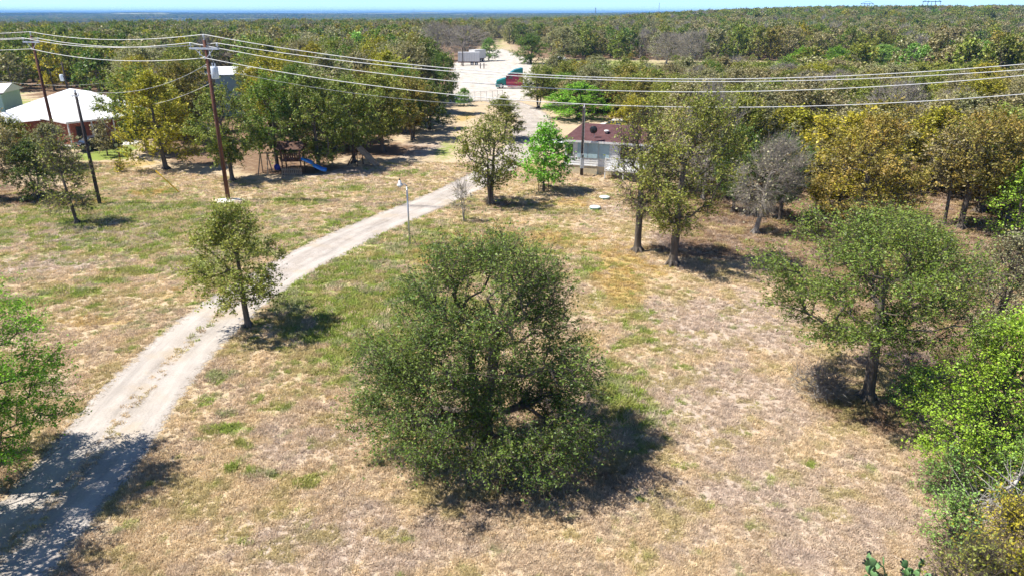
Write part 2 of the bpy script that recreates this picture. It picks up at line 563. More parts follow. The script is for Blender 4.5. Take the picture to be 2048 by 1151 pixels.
def in_poly(poly, X, Y):
    X = np.asarray(X, float); Y = np.asarray(Y, float)
    r = np.zeros(X.shape, bool)
    n = len(poly)
    for i in range(n):
        x0, y0 = poly[i]; x1, y1 = poly[(i + 1) % n]
        c = ((y0 > Y) != (y1 > Y))
        with np.errstate(divide='ignore', invalid='ignore'):
            xi = (x1 - x0) * (Y - y0) / ((y1 - y0) if y1 != y0 else 1e-9) + x0
        r ^= c & (X < xi)
    return r


def gpoly(pts):
    return [ground(*p) for p in pts]


LAWN = gpoly([(-900, 1600), (-500, 470), (-60, 420), (60, 405), (150, 385), (100, 330), (90, 262), (250, 262), (268, 335), (420, 350), (530, 365),
              (700, 345), (770, 312), (850, 270), (885, 228), (905, 196), (1088, 196), (1095, 228), (1300, 250), (1320, 350),
              (1230, 385), (1215, 500), (1290, 530), (1480, 548), (1540, 620), (1600, 720), (1660, 820), (1830, 960), (1830, 1600)])
YARD = gpoly([(868, 205), (900, 185), (905, 128), (960, 104), (1005, 98), (1062, 120), (1075, 150), (1068, 200)])
CLEARING = gpoly([(970, 106), (988, 78), (1012, 78), (1024, 106)])
HOUSE_LEFT = gpoly([(-120, 300), (-120, 183), (48, 183), (60, 200), (275, 200), (275, 300)])
HOUSE_FAR = gpoly([(380, 205), (380, 160), (500, 160), (500, 205)])
BARE_RIGHT = gpoly([(1835, 470), (1845, 385), (1970, 385), (1975, 450)])
LOW_BAND = gpoly([(1125, 182), (1062, 160), (1062, 118), (1400, 122), (2300, 128), (2300, 172), (1400, 182)])


def blobw(X, Y, blobs):
    w = np.zeros(np.shape(X))
    jx = (fbm(X / 2.2 + 5, Y / 2.2, 3) - 0.5) * 0.9
    jy = (fbm(X / 2.2 - 8, Y / 2.2 + 31, 3) - 0.5) * 0.9
    for (px, py, rx, ry, s) in blobs:
        gx, gy = ground(px, py)
        d = depth_of(gy, 0)
        wx = rx * d / F_PX
        wy = abs(ground(px, py - ry)[1] - ground(px, py + ry)[1]) / 2
        u = (X - gx) / wx + jx; v = (Y - gy) / wy + jy
        w = np.maximum(w, s * np.exp(-(u * u + v * v) * 0.8))
    return w


B_GREEN = [(730, 640, 120, 60, .95), (760, 700, 130, 60, .9), (650, 590, 90, 30, .55), (1260, 800, 70, 70, .85), (1280, 650, 60, 60, .5),
           (880, 570, 110, 40, .6), (960, 470, 150, 26, .45), (1170, 535, 35, 28, .7), (300, 415, 120, 11, .95), (440, 412, 100, 9, .8),
           (40, 606, 70, 10, .95), (120, 585, 70, 10, .95), (200, 562, 60, 9, .95), (270, 542, 60, 9, .95), (340, 520, 55, 9, .9),
           (205, 480, 45, 8, .8), (290, 497, 55, 9, .7), (560, 402, 130, 9, .75), (700, 378, 90, 9, .75), (820, 345, 70, 8, .7),
           (890, 300, 26, 26, .6), (1115, 425, 70, 9, .5), (225, 308, 55, 14, 1.1), (300, 330, 60, 10, .6), (140, 345, 70, 14, .6),
           (435, 752, 28, 16, .9), (470, 856, 55, 9, .9), (610, 962, 24, 12, 1.0), (495, 1080, 18, 9, .9), (412, 802, 18, 8, .8),
           (450, 826, 26, 7, .7), (560, 812, 30, 9, .6), (490, 890, 20, 8, .6), (455, 1010, 14, 8, .6), (535, 1000, 16, 7, .6),
           (465, 935, 16, 12, .8), (520, 945, 36, 14, .8), (690, 760, 40, 12, .6), (620, 760, 30, 10, .6), (350, 470, 40, 8, .5),
           (900, 205, 30, 6, .4), (1210, 395, 40, 5, .7), (1190, 590, 25, 25, .5), (30, 560, 60, 10, .6), (90, 490, 60, 10, .5),
           (1540, 1005, 30, 9, .35), (1620, 930, 24, 9, .4), (1560, 880, 22, 8, .4)]
B_GOLD = [(1020, 480, 170, 28, .8), (880, 520, 130, 26, .75), (1235, 565, 60, 60, .9), (1265, 515, 55, 30, .85), (300, 385, 70, 9, .9),
          (180, 405, 60, 8, .8), (1130, 405, 70, 10, .7), (690, 800, 60, 14, .5), (600, 640, 60, 20, .5), (350, 590, 60, 14, .55),
          (210, 640, 100, 14, .6), (830, 420, 60, 10, .6), (260, 330, 50, 8, .8), (930, 235, 25, 14, .7), (1650, 470, 60, 18, .5),
          (1180, 690, 30, 40, .5), (1320, 545, 40, 14, .6), (560, 720, 80, 18, .45)]
B_GREY = [(1450, 640, 150, 70, 1.0), (1420, 800, 190, 90, 1.0), (1600, 1000, 260, 130, .95), (700, 1080, 280, 90, .75), (200, 470, 200, 26, .8),
          (80, 530, 160, 22, .9), (330, 540, 90, 12, .5), (600, 880, 160, 50, .6), (700, 345, 110, 14, .9), (820, 300, 70, 16, .9),
          (560, 440, 80, 12, .5), (1330, 480, 60, 18, .8), (1200, 420, 60, 10, .8), (640, 420, 60, 10, .4), (1800, 700, 120, 60, .8),
          (1340, 990, 150, 60, .6), (960, 300, 40, 30, .7)]
B_LITTER = [(1430, 500, 130, 22, .8), (1560, 440, 200, 40, .8), (1060, 960, 220, 60, .62), (1745, 830, 100, 50, .75), (600, 338, 130, 12, .9),
            (760, 300, 90, 18, .85), (990, 410, 55, 10, .7), (1100, 375, 45, 8, .5), (1640, 740, 70, 40, .6), (60, 400, 90, 12, .8),
            (1300, 400, 60, 30, .8), (1420, 420, 90, 30, .8), (1900, 420, 100, 40, .55), (1850, 960, 60, 60, .5), (200, 445, 40, 6, .5),
            (1255, 355, 60, 8, .6)]


def seg_dist(X, Y, pts):
    best = np.full(np.shape(X), 1e9)
    for (x0, y0), (x1, y1) in zip(pts[:-1], pts[1:]):
        dx, dy = x1 - x0, y1 - y0
        t = np.clip(((X - x0) * dx + (Y - y0) * dy) / (dx * dx + dy * dy), 0, 1)
        best = np.minimum(best, np.hypot(X - x0 - t * dx, Y - y0 - t * dy))
    return best


DRIVE_PX = [(-330, 1520), (-130, 1260), (10, 1110), (100, 1010), (195, 905), (270, 802), (355, 706), (445, 625), (535, 562), (640, 504), (748, 452),
            (860, 405), (925, 375), (985, 342), (1035, 302), (1064, 268), (1072, 244), (1052, 222), (1010, 205), (975, 192), (960, 178)]


def catmull(pts, n=8):
    P = np.array(pts, float); out = []
    for i in range(len(P) - 1):
        p0 = P[max(i - 1, 0)]; p1 = P[i]; p2 = P[i + 1]; p3 = P[min(i + 2, len(P) - 1)]
        for t in np.arange(n) / n:
            out.append(0.5 * ((2 * p1) + (-p0 + p2) * t + (2 * p0 - 5 * p1 + 4 * p2 - p3) * t * t + (-p0 + 3 * p1 - 3 * p2 + p3) * t ** 3))
    out.append(P[-1])
    return np.array(out)


DRIVE = catmull([ground(*p) for p in DRIVE_PX], 8)
RUTS = [[ground(*p) for p in q] for q in ([(1330, 585), (1310, 640), (1290, 720)], [(1690, 960), (1640, 1040), (1590, 1180)], [(1820, 930), (1800, 1020), (1760, 1180)],
                                           [(1450, 640), (1380, 760), (1330, 900)], [(820, 1151), (900, 1100), (1100, 1080)], [(1185, 560), (1195, 620), (1180, 690)], [(1350, 590), (1332, 650), (1312, 730)], [(1600, 860), (1520, 1000), (1470, 1180)], [(1650, 880), (1575, 1010), (1530, 1180)], [(1780, 930), (1745, 1030), (1700, 1180)])]


def cover(X, Y):
    g = blobw(X, Y, B_GREEN); o = blobw(X, Y, B_GOLD); b = blobw(X, Y, B_GREY); l = blobw(X, Y, B_LITTER)
    r = np.hypot(X, Y)
    open_ = in_poly(LAWN, X, Y) | in_poly(HOUSE_LEFT, X, Y) | in_poly(CLEARING, X, Y) | in_poly(LOW_BAND, X, Y)
    wood = (~open_) & (Y > 12)
    dl = seg_dist(X, Y, LAWN + [LAWN[0]])
    soft = sst(0.3, 5.0, dl + 3.0 * (fbm(X / 2.5, Y / 2.5, 3) - 0.5))
    l = np.where(wood & (Y < 700), np.maximum(l, 0.62 * soft * (1 - sst(400, 700, Y))), l)
    g = np.where(wood, g * 0.4, g)
    g = np.where(in_poly(HOUSE_LEFT, X, Y), np.maximum(g, 0.55), g)
    lane = np.zeros(np.shape(X))
    for q in (CLEARING, LOW_BAND):
        dq = seg_dist(X, Y, q + [q[0]])
        lane = np.maximum(lane, np.where(in_poly(q, X, Y), 0.5 + 0.5 * sst(0, 8, dq), 0.5 - 0.5 * sst(0, 8, dq)))
    g = np.maximum(g, 0.62 * lane * (0.5 + fbm(X / 9, Y / 9, 3)))
    l = l * (1 - 0.8 * lane)
    # general green flush of the lawn away from the driest corner
    px, py = project(X, np.maximum(Y, 6), 0)
    lush = np.exp(-(((px - 700) / 480) ** 2 + ((py - 560) / 190) ** 2))
    lush2 = np.exp(-(((px - 260) / 420) ** 2 + ((py - 450) / 95) ** 2))
    g = np.maximum(g, np.where(wood, 0, 0.62 * lush2 * (0.75 + 0.5 * fbm(X / 3.5 + 40, Y / 3.5, 3))))
    g = np.maximum(g, np.where(wood, 0, 0.85 * lush * fbm(X / 3.0, Y / 3.0, 3) * 1.5))
    rut = np.zeros(np.shape(X))
    for q in RUTS:
        rut = np.maximum(rut, 0.95 * np.exp(-(seg_dist(X, Y, q) / 0.42) ** 2))
    dd = seg_dist(X, Y, [tuple(p) for p in DRIVE[::4]])
    rut = np.maximum(rut, 0.55 * np.exp(-(np.maximum(dd - 1.6, 0) / 0.5) ** 2))
    far = sst(700, 1100, r)
    return g, o, b, l, rut, far


gx, gy = np.meshgrid(GX, GY)
gx, gy = gx.ravel(), gy.ravel()
gz = terrain(gx, gy)
cg, co, cb, cl, cr, cf = cover(gx, gy)
nx, ny = len(GX), len(GY)
ii = (np.arange(ny - 1)[:, None] * nx + np.arange(nx - 1)[None, :]).ravel()
gf = np.stack([ii, ii + 1, ii + nx + 1, ii + nx], 1)
one = np.ones_like(cg)
gme = mesh_from('ground', np.stack([gx, gy, gz], 1), gf, [M['ground']], smooth=True,
                attrs={'cover': ('FLOAT_COLOR', np.stack([cg, co, cb, cl], 1).astype(np.float32)),
                       'cover2': ('FLOAT_COLOR', np.stack([cr, cf, one * 0, one], 1).astype(np.float32))})
tag(link('ground', gme), kind='structure')


# ------------------------------------------------------------------ gravel drive and yard
def strip(name, pts, halfw, mat, lift, nseg=18):
    pts = np.array(pts)
    t = np.gradient(pts, axis=0); t /= np.linalg.norm(t, axis=1)[:, None]
    nrm = np.stack([-t[:, 1], t[:, 0]], 1)
    u = np.linspace(-1, 1, nseg + 1)
    hw = np.array([halfw(i / (len(pts) - 1)) for i in range(len(pts))])
    V = pts[:, None, :] + nrm[:, None, :] * (u[None, :, None] * hw[:, None, None])
    X, Y = V[..., 0].ravel(), V[..., 1].ravel()
    Z = terrain(X, Y) + lift
    edge = np.clip((1 - np.abs(u)) * 1.7, 0, 1)[None, :].repeat(len(pts), 0)
    s = np.linspace(0, 1, len(pts))[:, None]
    dist = np.cumsum(np.r_[0, np.linalg.norm(np.diff(pts, axis=0), axis=1)])[:, None]
    mid = 0.34 * np.exp(-(u[None, :] / 0.17) ** 2) * np.clip((34 - dist) / 14, 0.05, 1)   # grass ridge between the tracks
    edge = np.clip(edge - mid * (0.55 + 0.6 * fbm(X / 2.5, Y / 2.5, 3).reshape(edge.shape)), 0, 1)
    rut = (np.exp(-((np.abs(u) - 0.48) / 0.2) ** 2))[None, :].repeat(len(pts), 0)
    n = nseg + 1
    i0 = (np.arange(len(pts) - 1)[:, None] * n + np.arange(nseg)[None, :]).ravel()
    F_ = np.stack([i0, i0 + n, i0 + n + 1, i0 + 1], 1)[:, ::-1]
    me = mesh_from(name, np.stack([X, Y, Z], 1), F_, [mat], attrs={'edge': ('FLOAT', edge.ravel().astype(np.float32)), 'rut': ('FLOAT', rut.ravel().astype(np.float32)),
                   'along': ('FLOAT_VECTOR', np.stack([(u[None, :] * hw[:, None]).ravel(), (dist * 0.10).repeat(n, 1).ravel(), 0 * X], 1).astype(np.float32))})
    return tag(link(name, me), kind='structure')


strip('gravel_drive', DRIVE, lambda s: 2.2 if s < 0.6 else 2.2 + (s - 0.6) * 4.0, M['gravel'], 0.012)


def patch(name, poly, mat, lift, step=1.5, soft=4.0):
    P = np.array(poly)
    x0, y0 = P.min(0) - 2; x1, y1 = P.max(0) + 2
    xs = np.arange(x0, x1, step); ys = np.arange(y0, y1, step)
    X, Y = np.meshgrid(xs, ys)
    ins = in_poly(poly, X, Y)
    d = seg_dist(X, Y, [tuple(p) for p in poly] + [tuple(poly[0])])
    edge = np.where(ins, np.clip(0.35 + d / soft, 0, 1), np.clip(0.35 - d / soft, 0, 1))
    Z = terrain(X, Y) + lift
    nx_, ny_ = len(xs), len(ys)
    i0 = (np.arange(ny_ - 1)[:, None] * nx_ + np.arange(nx_ - 1)[None, :]).ravel()
    F_ = np.stack([i0, i0 + 1, i0 + nx_ + 1, i0 + nx_], 1)
    keep = edge.ravel()[F_].max(1) > 0
    me = mesh_from(name, np.stack([X.ravel(), Y.ravel(), Z.ravel()], 1), F_[keep], [mat],
                   attrs={'edge': ('FLOAT', edge.ravel().astype(np.float32)), 'rut': ('FLOAT', (edge.ravel() * 0).astype(np.float32)),
                          'along': ('FLOAT_VECTOR', np.stack([X.ravel() * .3, Y.ravel() * .15, 0 * X.ravel()], 1).astype(np.float32))})
    return tag(link(name, me), kind='structure')


patch('gravel_yard', YARD, M['caliche'], 0.05)
patch('dirt_turnaround', gpoly([(1040, 300), (1020, 262), (1040, 238), (1100, 236), (1118, 262), (1085, 290)]), M['gravel'], 0.02, 0.6, 2.0)
patch('concrete_path', gpoly([(128, 297), (132, 284), (262, 276), (268, 288)]), M['concrete'], 0.03, 0.5, 0.8)


# ------------------------------------------------------------------ scatter helper (geometry nodes) for what nobody could count
def scatter_object(name, pts, rot, scl, idx, tint, accent, protos, label, cat):
    me = mesh_from(name, pts, np.zeros((0, 4), np.int32), attrs={
        'rot': ('FLOAT_VECTOR', rot.astype(np.float32)), 'scl': ('FLOAT_VECTOR', scl.astype(np.float32)), 'idx': ('INT', idx.astype(np.int32)),
        'tint': ('FLOAT_VECTOR', tint.astype(np.float32)), 'accent': ('FLOAT_VECTOR', accent.astype(np.float32))})
    ob = link(name, me)
    ng = bpy.data.node_groups.new(name + '_nodes', 'GeometryNodeTree')
    ng.interface.new_socket('Geometry', in_out='INPUT', socket_type='NodeSocketGeometry')
    ng.interface.new_socket('Geometry', in_out='OUTPUT', socket_type='NodeSocketGeometry')
    gi = ng.nodes.new('NodeGroupInput'); go = ng.nodes.new('NodeGroupOutput')
    ins = ng.nodes.new('GeometryNodeInstanceOnPoints')
    ng.links.new(gi.outputs[0], ins.inputs['Points'])
    jn = ng.nodes.new('GeometryNodeJoinGeometry')
    for p in reversed(protos):
        oi = ng.nodes.new('GeometryNodeObjectInfo'); oi.inputs['Object'].default_value = p; oi.inputs['As Instance'].default_value = True
        ng.links.new(oi.outputs['Geometry'], jn.inputs[0])
    ng.links.new(jn.outputs[0], ins.inputs['Instance'])
    ins.inputs['Pick Instance'].default_value = True

    def attr(n, t):
        a = ng.nodes.new('GeometryNodeInputNamedAttribute'); a.data_type = t; a.inputs['Name'].default_value = n
        return a.outputs['Attribute']
    ng.links.new(attr('idx', 'INT'), ins.inputs['Instance Index'])
    ng.links.new(attr('rot', 'FLOAT_VECTOR'), ins.inputs['Rotation'])
    ng.links.new(attr('scl', 'FLOAT_VECTOR'), ins.inputs['Scale'])
    ng.links.new(ins.outputs[0], go.inputs[0])
    md = ob.modifiers.new('scatter', 'NODES'); md.node_group = ng
    return tag(ob, label, cat, kind='stuff')


def loose(name, me):
    """an object kept out of the scene: only the source of a scatter"""
    return bpy.data.objects.new(name, me)


# ------------------------------------------------------------------ grass tufts on the open ground
def tuft(seed, nb, rad, h):
    r = np.random.default_rng(seed)
    V, Fq = [], []
    for i in range(nb):
        a = r.random() * 6.283; d = rad * math.sqrt(r.random())
        bx, by = d * math.cos(a), d * math.sin(a)
        la = r.random() * 6.283; ln = h * (0.35 + 0.9 * r.random())
        hh = h * (0.4 + 0.8 * r.random())
        tx, ty = bx + math.cos(la) * ln, by + math.sin(la) * ln
        w = 0.010 + 0.008 * r.random()
        pxn, pyn = -math.sin(la) * w, math.cos(la) * w
        b = len(V)
        V += [(bx - pxn, by - pyn, 0), (bx + pxn, by + pyn, 0), (tx + pxn * .3, ty + pyn * .3, hh), (tx - pxn * .3, ty - pyn * .3, hh)]
        Fq.append((b, b + 1, b + 2, b + 3))
    return mesh_from('tuft', V, np.array(Fq), [M['blade']])


tufts = [loose('tuft', tuft(100 + k, 26, 0.13, 0.055 + 0.012 * k)) for k in range(4)]
nT = 190000
# even density on screen: many near, few far
u = RNG.random(nT); Yg = 11.5 * (70 / 11.5) ** (u ** 0.85)
Xg = (RNG.random(nT) * 2 - 1) * (Yg * 0.80 + 5)
dd = seg_dist(Xg, Yg, [tuple(p) for p in DRIVE[::4]])
ok = ((dd > 1.75) | ((dd < 0.30) & (RNG.random(nT) < 0.22) & (Yg < 36))) & (in_poly(LAWN, Xg, Yg) | (Yg < 60)) & (RNG.random(nT) < 0.6 + 0.4 * sst(0.30, 0.55, fbm(Xg / 0.9, Yg / 0.9, 3)))
Xg, Yg = Xg[ok], Yg[ok]
cg, co, cb, cl, cr, cf = cover(Xg, Yg)
n = len(Xg)
nn = lambda s, k: fbm(Xg / s + k, Yg / s - k, 3)[:, None]
tA, tB, tGy, tGn, tGo, tLi = (np.array(c)[None, :] for c in (TAN_A, TAN_B, GREY, GREEN, GOLD, LITTER))
mixn = lambda a, b, w: a + (b - a) * np.clip(w, 0, 1)
tint = mixn(tA, tB, sst(.35, .65, nn(1.8, 3)))
rr = RNG.random((n, 1))
tint = mixn(tint, tGy, sst(.3, .8, cb[:, None] + (nn(.6, 9) - .5)) * .8)
tint = mixn(tint, tGo, sst(.3, .8, co[:, None] + (nn(.6, 19) - .5) * 1.2))
tint = mixn(tint, tGn, (sst(.24, .66, cg[:, None] + (nn(.5, 29) - .5) * 1.6) * (rr < .85)))
tint = mixn(tint, tLi, sst(.3, .8, cl[:, None] + (nn(.6, 39) - .5)) * .8)
wee = nn(.9, 71)
tint = mixn(tint, np.array([[0.40, 0.35, 0.14]]), sst(.54, .68, wee) * .55)
tint = mixn(tint, np.array([[0.47, 0.385, 0.345]]), (1 - sst(.32, .46, wee)) * .35)
tint = np.minimum(tint * (0.98 + 0.5 * RNG.random((n, 1))), 0.85)
rot = np.stack([RNG.normal(0, .12, n), RNG.normal(0, .12, n), RNG.random(n) * 6.283], 1)
s = (0.55 + 0.7 * RNG.random(n)) * (0.75 + 0.45 * sst(.2, .8, cg)) * (1 + 0.02 * np.maximum(Yg - 15, 0))
scl = np.stack([s, s, s * (0.7 + 0.5 * RNG.random(n))], 1)
scatter_object('grass', np.stack([Xg, Yg, terrain(Xg, Yg) + 0.002], 1), rot, scl, RNG.integers(0, 4, n), tint, tint, tufts,
               'short dry mown grass of the open lawn', 'grass')

# ------------------------------------------------------------------ trees
def frames(d):
    ref = np.where(np.abs(d[:, 2:3]) < 0.9, np.array([[0, 0, 1.0]]), np.array([[1.0, 0, 0]]))
    a = np.cross(d, ref); a /= np.linalg.norm(a, axis=1)[:, None] + 1e-9
    return a, np.cross(d, a)


def tubes(p0, p1, r0, r1, n):
    d = p1 - p0; d = d / (np.linalg.norm(d, axis=1)[:, None] + 1e-9)
    a, b = frames(d)
    ang = np.arange(n) * 2 * np.pi / n
    circ = a[:, None, :] * np.cos(ang)[None, :, None] + b[:, None, :] * np.sin(ang)[None, :, None]
    V = np.concatenate([p0[:, None, :] + circ * r0[:, None, None], p1[:, None, :] + circ * r1[:, None, None]], 1)
    k = np.arange(n); q = np.stack([k, (k + 1) % n, (k + 1) % n + n, k + n], 1)
    Fq = (np.arange(len(p0)) * 2 * n)[:, None, None] + q[None]
    return V.reshape(-1, 3), Fq.reshape(-1, 4)


class Geo:
    def __init__(s): s.V, s.F, s.n = [], [], 0
    def add(s, V, Fq):
        if len(V) == 0: return
        s.V.append(V); s.F.append(Fq + s.n); s.n += len(V)
    def get(s):
        return (np.concatenate(s.V), np.concatenate(s.F)) if s.V else (np.zeros((0, 3)), np.zeros((0, 4), int))


def gen_tree(seed, H, R, zb, prof=None, lobes=16, lobe_r=0.36, na=500, tr=0.16, leaf=0.12, nleaf=12000, stems=1, clump=0.32, twigs=2, twig_len=0.45,
             twig_r=0.006, off=(0, 0), extra=None, roots=True, rmin=0.0, fill=0.25, flat=0.62, twig_out=0.9, spray=0.8):
    """trunk forks into limbs that grow to clumps of foliage; returns bark mesh data and leaf mesh data"""
    r = np.random.default_rng(seed)
    prof = prof or [(0, .55), (.18, .92), (.4, 1), (.65, .86), (.85, .55), (1, .15)]
    pt, pr = zip(*prof)
    # foliage clumps
    L = []
    for k in range(lobes):
        t = (k + 0.5 + r.normal(0, .3)) / lobes
        t = min(max(t, 0.03), 0.98)
        rad = R * np.interp(t, pt, pr)
        lr = R * lobe_r * (0.7 + 0.6 * r.random()) * (0.75 + 0.25 * np.interp(t, pt, pr))
        a = k * 2.39996 + r.normal(0, .35)
        q = max(rad - lr * 0.75, 0) * (0.72 + 0.38 * r.random())
        if k % 4 == 3: q *= 0.4
        L.append((off[0] * t + q * math.cos(a), off[1] * t + q * math.sin(a), zb + (H - zb) * t, lr, lr, lr * flat))
    if extra: L += extra
    L = np.array(L)
    L[:, 2] = np.clip(L[:, 2], zb + L[:, 5] * 0.4, H - L[:, 5] * 0.55)
    wts = L[:, 3] ** 2; wts = wts / wts.sum()
    pick = r.choice(len(L), na, p=wts)
    v = r.normal(size=(na, 3)); v /= np.linalg.norm(v, axis=1)[:, None]
    v *= (r.random(na) ** 0.42)[:, None]
    A = L[pick, :3] + v * L[pick, 3:6]
    nf = int(na * fill)
    t = r.random(nf); rad = R * np.interp(t, pt, pr) * np.sqrt(r.random(nf)) * 0.95; a = r.random(nf) * 6.283
    A[:nf] = np.stack([off[0] * t + rad * np.cos(a), off[1] * t + rad * np.sin(a), zb + (H - zb) * t], 1)
    A[:, 2] = np.maximum(A[:, 2], 0.25)
    # skeleton
    cap = na * 14 + 400
    P = np.zeros((cap, 3)); par = np.full(cap, -1); pl = np.zeros(cap); trunk = np.zeros(cap, bool); cnt = 0
    zt = zb + 0.55 * (H - zb)
    for s in range(stems):
        last = -1
        nseg = max(4, int(zt / 0.35)); w1, w2 = r.normal(0, 1, 2), r.random(2) * 6.28
        sa = 6.283 * s / stems + r.random()
        for i in range(nseg + 1):
            f = i / nseg
            spread = (0.12 + 0.5 * f) * (0.22 * R if stems > 1 else 0)
            x = off[0] * f * 0.5 + 0.05 * H * f * w1[0] * 0.5 + 0.03 * H * 0.3 * math.sin(f * 5 + w2[0]) * f + spread * math.cos(sa)
            y = off[1] * f * 0.5 + 0.05 * H * f * w1[1] * 0.5 + 0.03 * H * 0.3 * math.sin(f * 6 + w2[1]) * f + spread * math.sin(sa)
            P[cnt] = (x, y, f * zt - (0.12 if i == 0 else 0)); par[cnt] = last; pl[cnt] = f * zt * 0.5; trunk[cnt] = True; last = cnt; cnt += 1
    order = np.argsort(np.linalg.norm(A - np.array([0, 0, zb * 1.1 + 0.3]), axis=1))
    tips = np.zeros(na, int)
    zmin = zb * 0.75
    for j in order:
        q = A[j]
        d = np.linalg.norm(P[:cnt] - q, axis=1)
        c = d + 0.22 * pl[:cnt] + 0.9 * np.maximum(P[:cnt, 2] - q[2], 0) + (P[:cnt, 2] < zmin) * 50
        b = int(np.argmin(c)); dist = d[b]
        k = max(1, min(10, int(dist / 0.45)))
        last = b
        bend = np.array([r.normal(0, .07), r.normal(0, .07), 0.10 + r.normal(0, .05)]) * dist
        for i in range(1, k + 1):
            f = i / k
            P[cnt] = P[b] + (q - P[b]) * f + bend * 4 * f * (1 - f) * 0.5 + (r.normal(0, .02, 3) * dist * (f < 1))
            par[cnt] = last; pl[cnt] = pl[last] + dist / k; last = cnt; cnt += 1
        tips[j] = last
    P, par, trunk = P[:cnt], par[:cnt], trunk[:cnt]
    num = np.zeros(cnt); np.add.at(num, tips, 1.0)
    for i in range(cnt - 1, -1, -1):
        if par[i] >= 0: num[par[i]] += num[i]
    num = np.maximum(num, 1)
    root = num[par < 0].max()
    rad = np.maximum(tr * (num / root) ** 0.52, max(0.007, rmin))
    flare = 1 + 0.75 * np.exp(-np.maximum(P[:, 2], 0) / 0.22)
    rad = np.where(trunk, np.maximum(rad, tr * 0.25) * flare, rad)
    e = np.where(par >= 0)[0]
    p0, p1, r0, r1 = P[par[e]], P[e], rad[par[e]], rad[e]
    r0 = np.minimum(r0, np.where(trunk[e], 9, r1 * 1.35 + 0.004))
    g = Geo()
    for lo, hi, nsd in ((0.06, 9, 9), (0.02, 0.06, 5), (0, 0.02, 3)):
        m = (r1 >= lo) & (r1 < hi)
        if m.any(): g.add(*tubes(p0[m], p1[m], r0[m], r1[m], nsd))
    if roots and tr > 0.1:
        k = 5; an = np.arange(k) * 6.283 / k + r.random(k)
        dirs = np.stack([np.cos(an), np.sin(an)], 1)
        a0 = np.c_[dirs * tr * 0.6, np.full(k, 0.30)]; a1 = np.c_[dirs * (tr * 2.6), np.full(k, -0.06)]
        g.add(*tubes(a0, a1, np.full(k, tr * 0.55), np.full(k, tr * 0.22), 5))
    # fine twigs
    if twigs:
        T = np.repeat(A, twigs, 0); m_ = len(T)
        v = r.normal(size=(m_, 3)); v[:, 2] += 0.35
        out = T - np.array([0, 0, zb + (H - zb) * .35]); out /= np.linalg.norm(out, axis=1)[:, None] + 1e-6
        v = v / np.linalg.norm(v, axis=1)[:, None] + out * twig_out
        v *= (twig_len * (0.4 + 0.9 * r.random(m_)))[:, None]
        E = T + v; E[:, 2] = np.maximum(E[:, 2], 0.1)
        g.add(*tubes(T, E, np.full(m_, twig_r), np.full(m_, twig_r * 0.35), 3))
        tw_a, tw_b = T, E
    bark = g.get()
    # leaves
    if nleaf:
        i = r.integers(0, na, nleaf)
        C = A[i] + r.normal(size=(nleaf, 3)) * np.array([clump, clump, clump * 0.75])
        if twigs:
            h = r.random(nleaf) < spray
            j = r.integers(0, len(tw_a), nleaf)
            f = (r.random(nleaf) ** 0.8)[:, None]
            C = np.where(h[:, None], tw_a[j] * (1 - f) + tw_b[j] * f + r.normal(size=(nleaf, 3)) * (0.045 + leaf * 0.22), C)
        C[:, 2] = np.maximum(C[:, 2], 0.12)
        nv = r.normal(size=(nleaf, 3)); nv[:, 2] = np.abs(nv[:, 2]) + 0.6
        nv /= np.linalg.norm(nv, axis=1)[:, None]
        a, b = frames(nv)
        th = r.random(nleaf) * 6.283
        da = a * np.cos(th)[:, None] + b * np.sin(th)[:, None]; db = np.cross(nv, da)
        ln = leaf * (0.45 + 1.05 * r.random(nleaf) ** 1.3); wd = ln * (0.5 + 0.25 * r.random(nleaf))
        V = np.stack([C - da * ln[:, None] / 2, C + db * wd[:, None] / 2 - da * (0.08 * ln)[:, None], C + da * ln[:, None] / 2 - nv * (0.15 * ln)[:, None], C - db * wd[:, None] / 2 - da * (0.08 * ln)[:, None]], 1).reshape(-1, 3)
        Fq = np.arange(nleaf * 4).reshape(-1, 4)
        leaves = (V, Fq)
    else:
        leaves = (np.zeros((0, 3)), np.zeros((0, 4), int))
    return bark, leaves


def tree_meshes(bark_mat='bark', **kw):
    b, l = gen_tree(**kw)
    bm = mesh_from('trunk', b[0], b[1], [M[bark_mat]], smooth=True)
    lm = mesh_from('crown', l[0], l[1], [M['leaf']]) if len(l[0]) else None
    return bm, lm


TINT = {                       # base colour, accent colour
    'olive': ((0.180, 0.225, 0.040), (0.285, 0.290, 0.060)),
    'green': ((0.130, 0.210, 0.032), (0.210, 0.270, 0.048)),
    'dark': ((0.092, 0.158, 0.028), (0.165, 0.218, 0.042)),
    'yellow': ((0.320, 0.305, 0.030), (0.420, 0.350, 0.040)),
    'rust': ((0.205, 0.205, 0.045), (0.320, 0.235, 0.055)),
    'brown': ((0.285, 0.262, 0.132), (0.335, 0.298, 0.165)),
    'bright': ((0.150, 0.330, 0.028), (0.235, 0.400, 0.045)),
    'grey': ((0.300, 0.260, 0.160), (0.340, 0.290, 0.190)),
    'sage': ((0.195, 0.340, 0.075), (0.270, 0.400, 0.090)),
    'lime': ((0.200, 0.350, 0.026), (0.285, 0.420, 0.042)),
}


def tinted(o, key, r, amt=0.16):
    a, b = TINT[key]
    s = 1.18 * (1 + (r.random() * 2 - 1) * amt)
    hue = (r.random() * 2 - 1) * amt * 0.6
    f = lambda c: [float(c[0] * s * (1 + hue)), float(c[1] * s), float(c[2] * s)]
    o['tint'] = f(a); o['accent'] = f(b)


def make_tree(name, label, loc, meshes, key, seed, rz=0.0, scale=(1, 1, 1), group=None, cat='tree'):
    r = random.Random(seed)
    t = thing(name, label, cat, loc, rz, group)
    t.scale = scale
    link('trunk', meshes[0], t)
    if meshes[1]:
        c = link('crown', meshes[1], t)
        tinted(c, key, r)
    return t


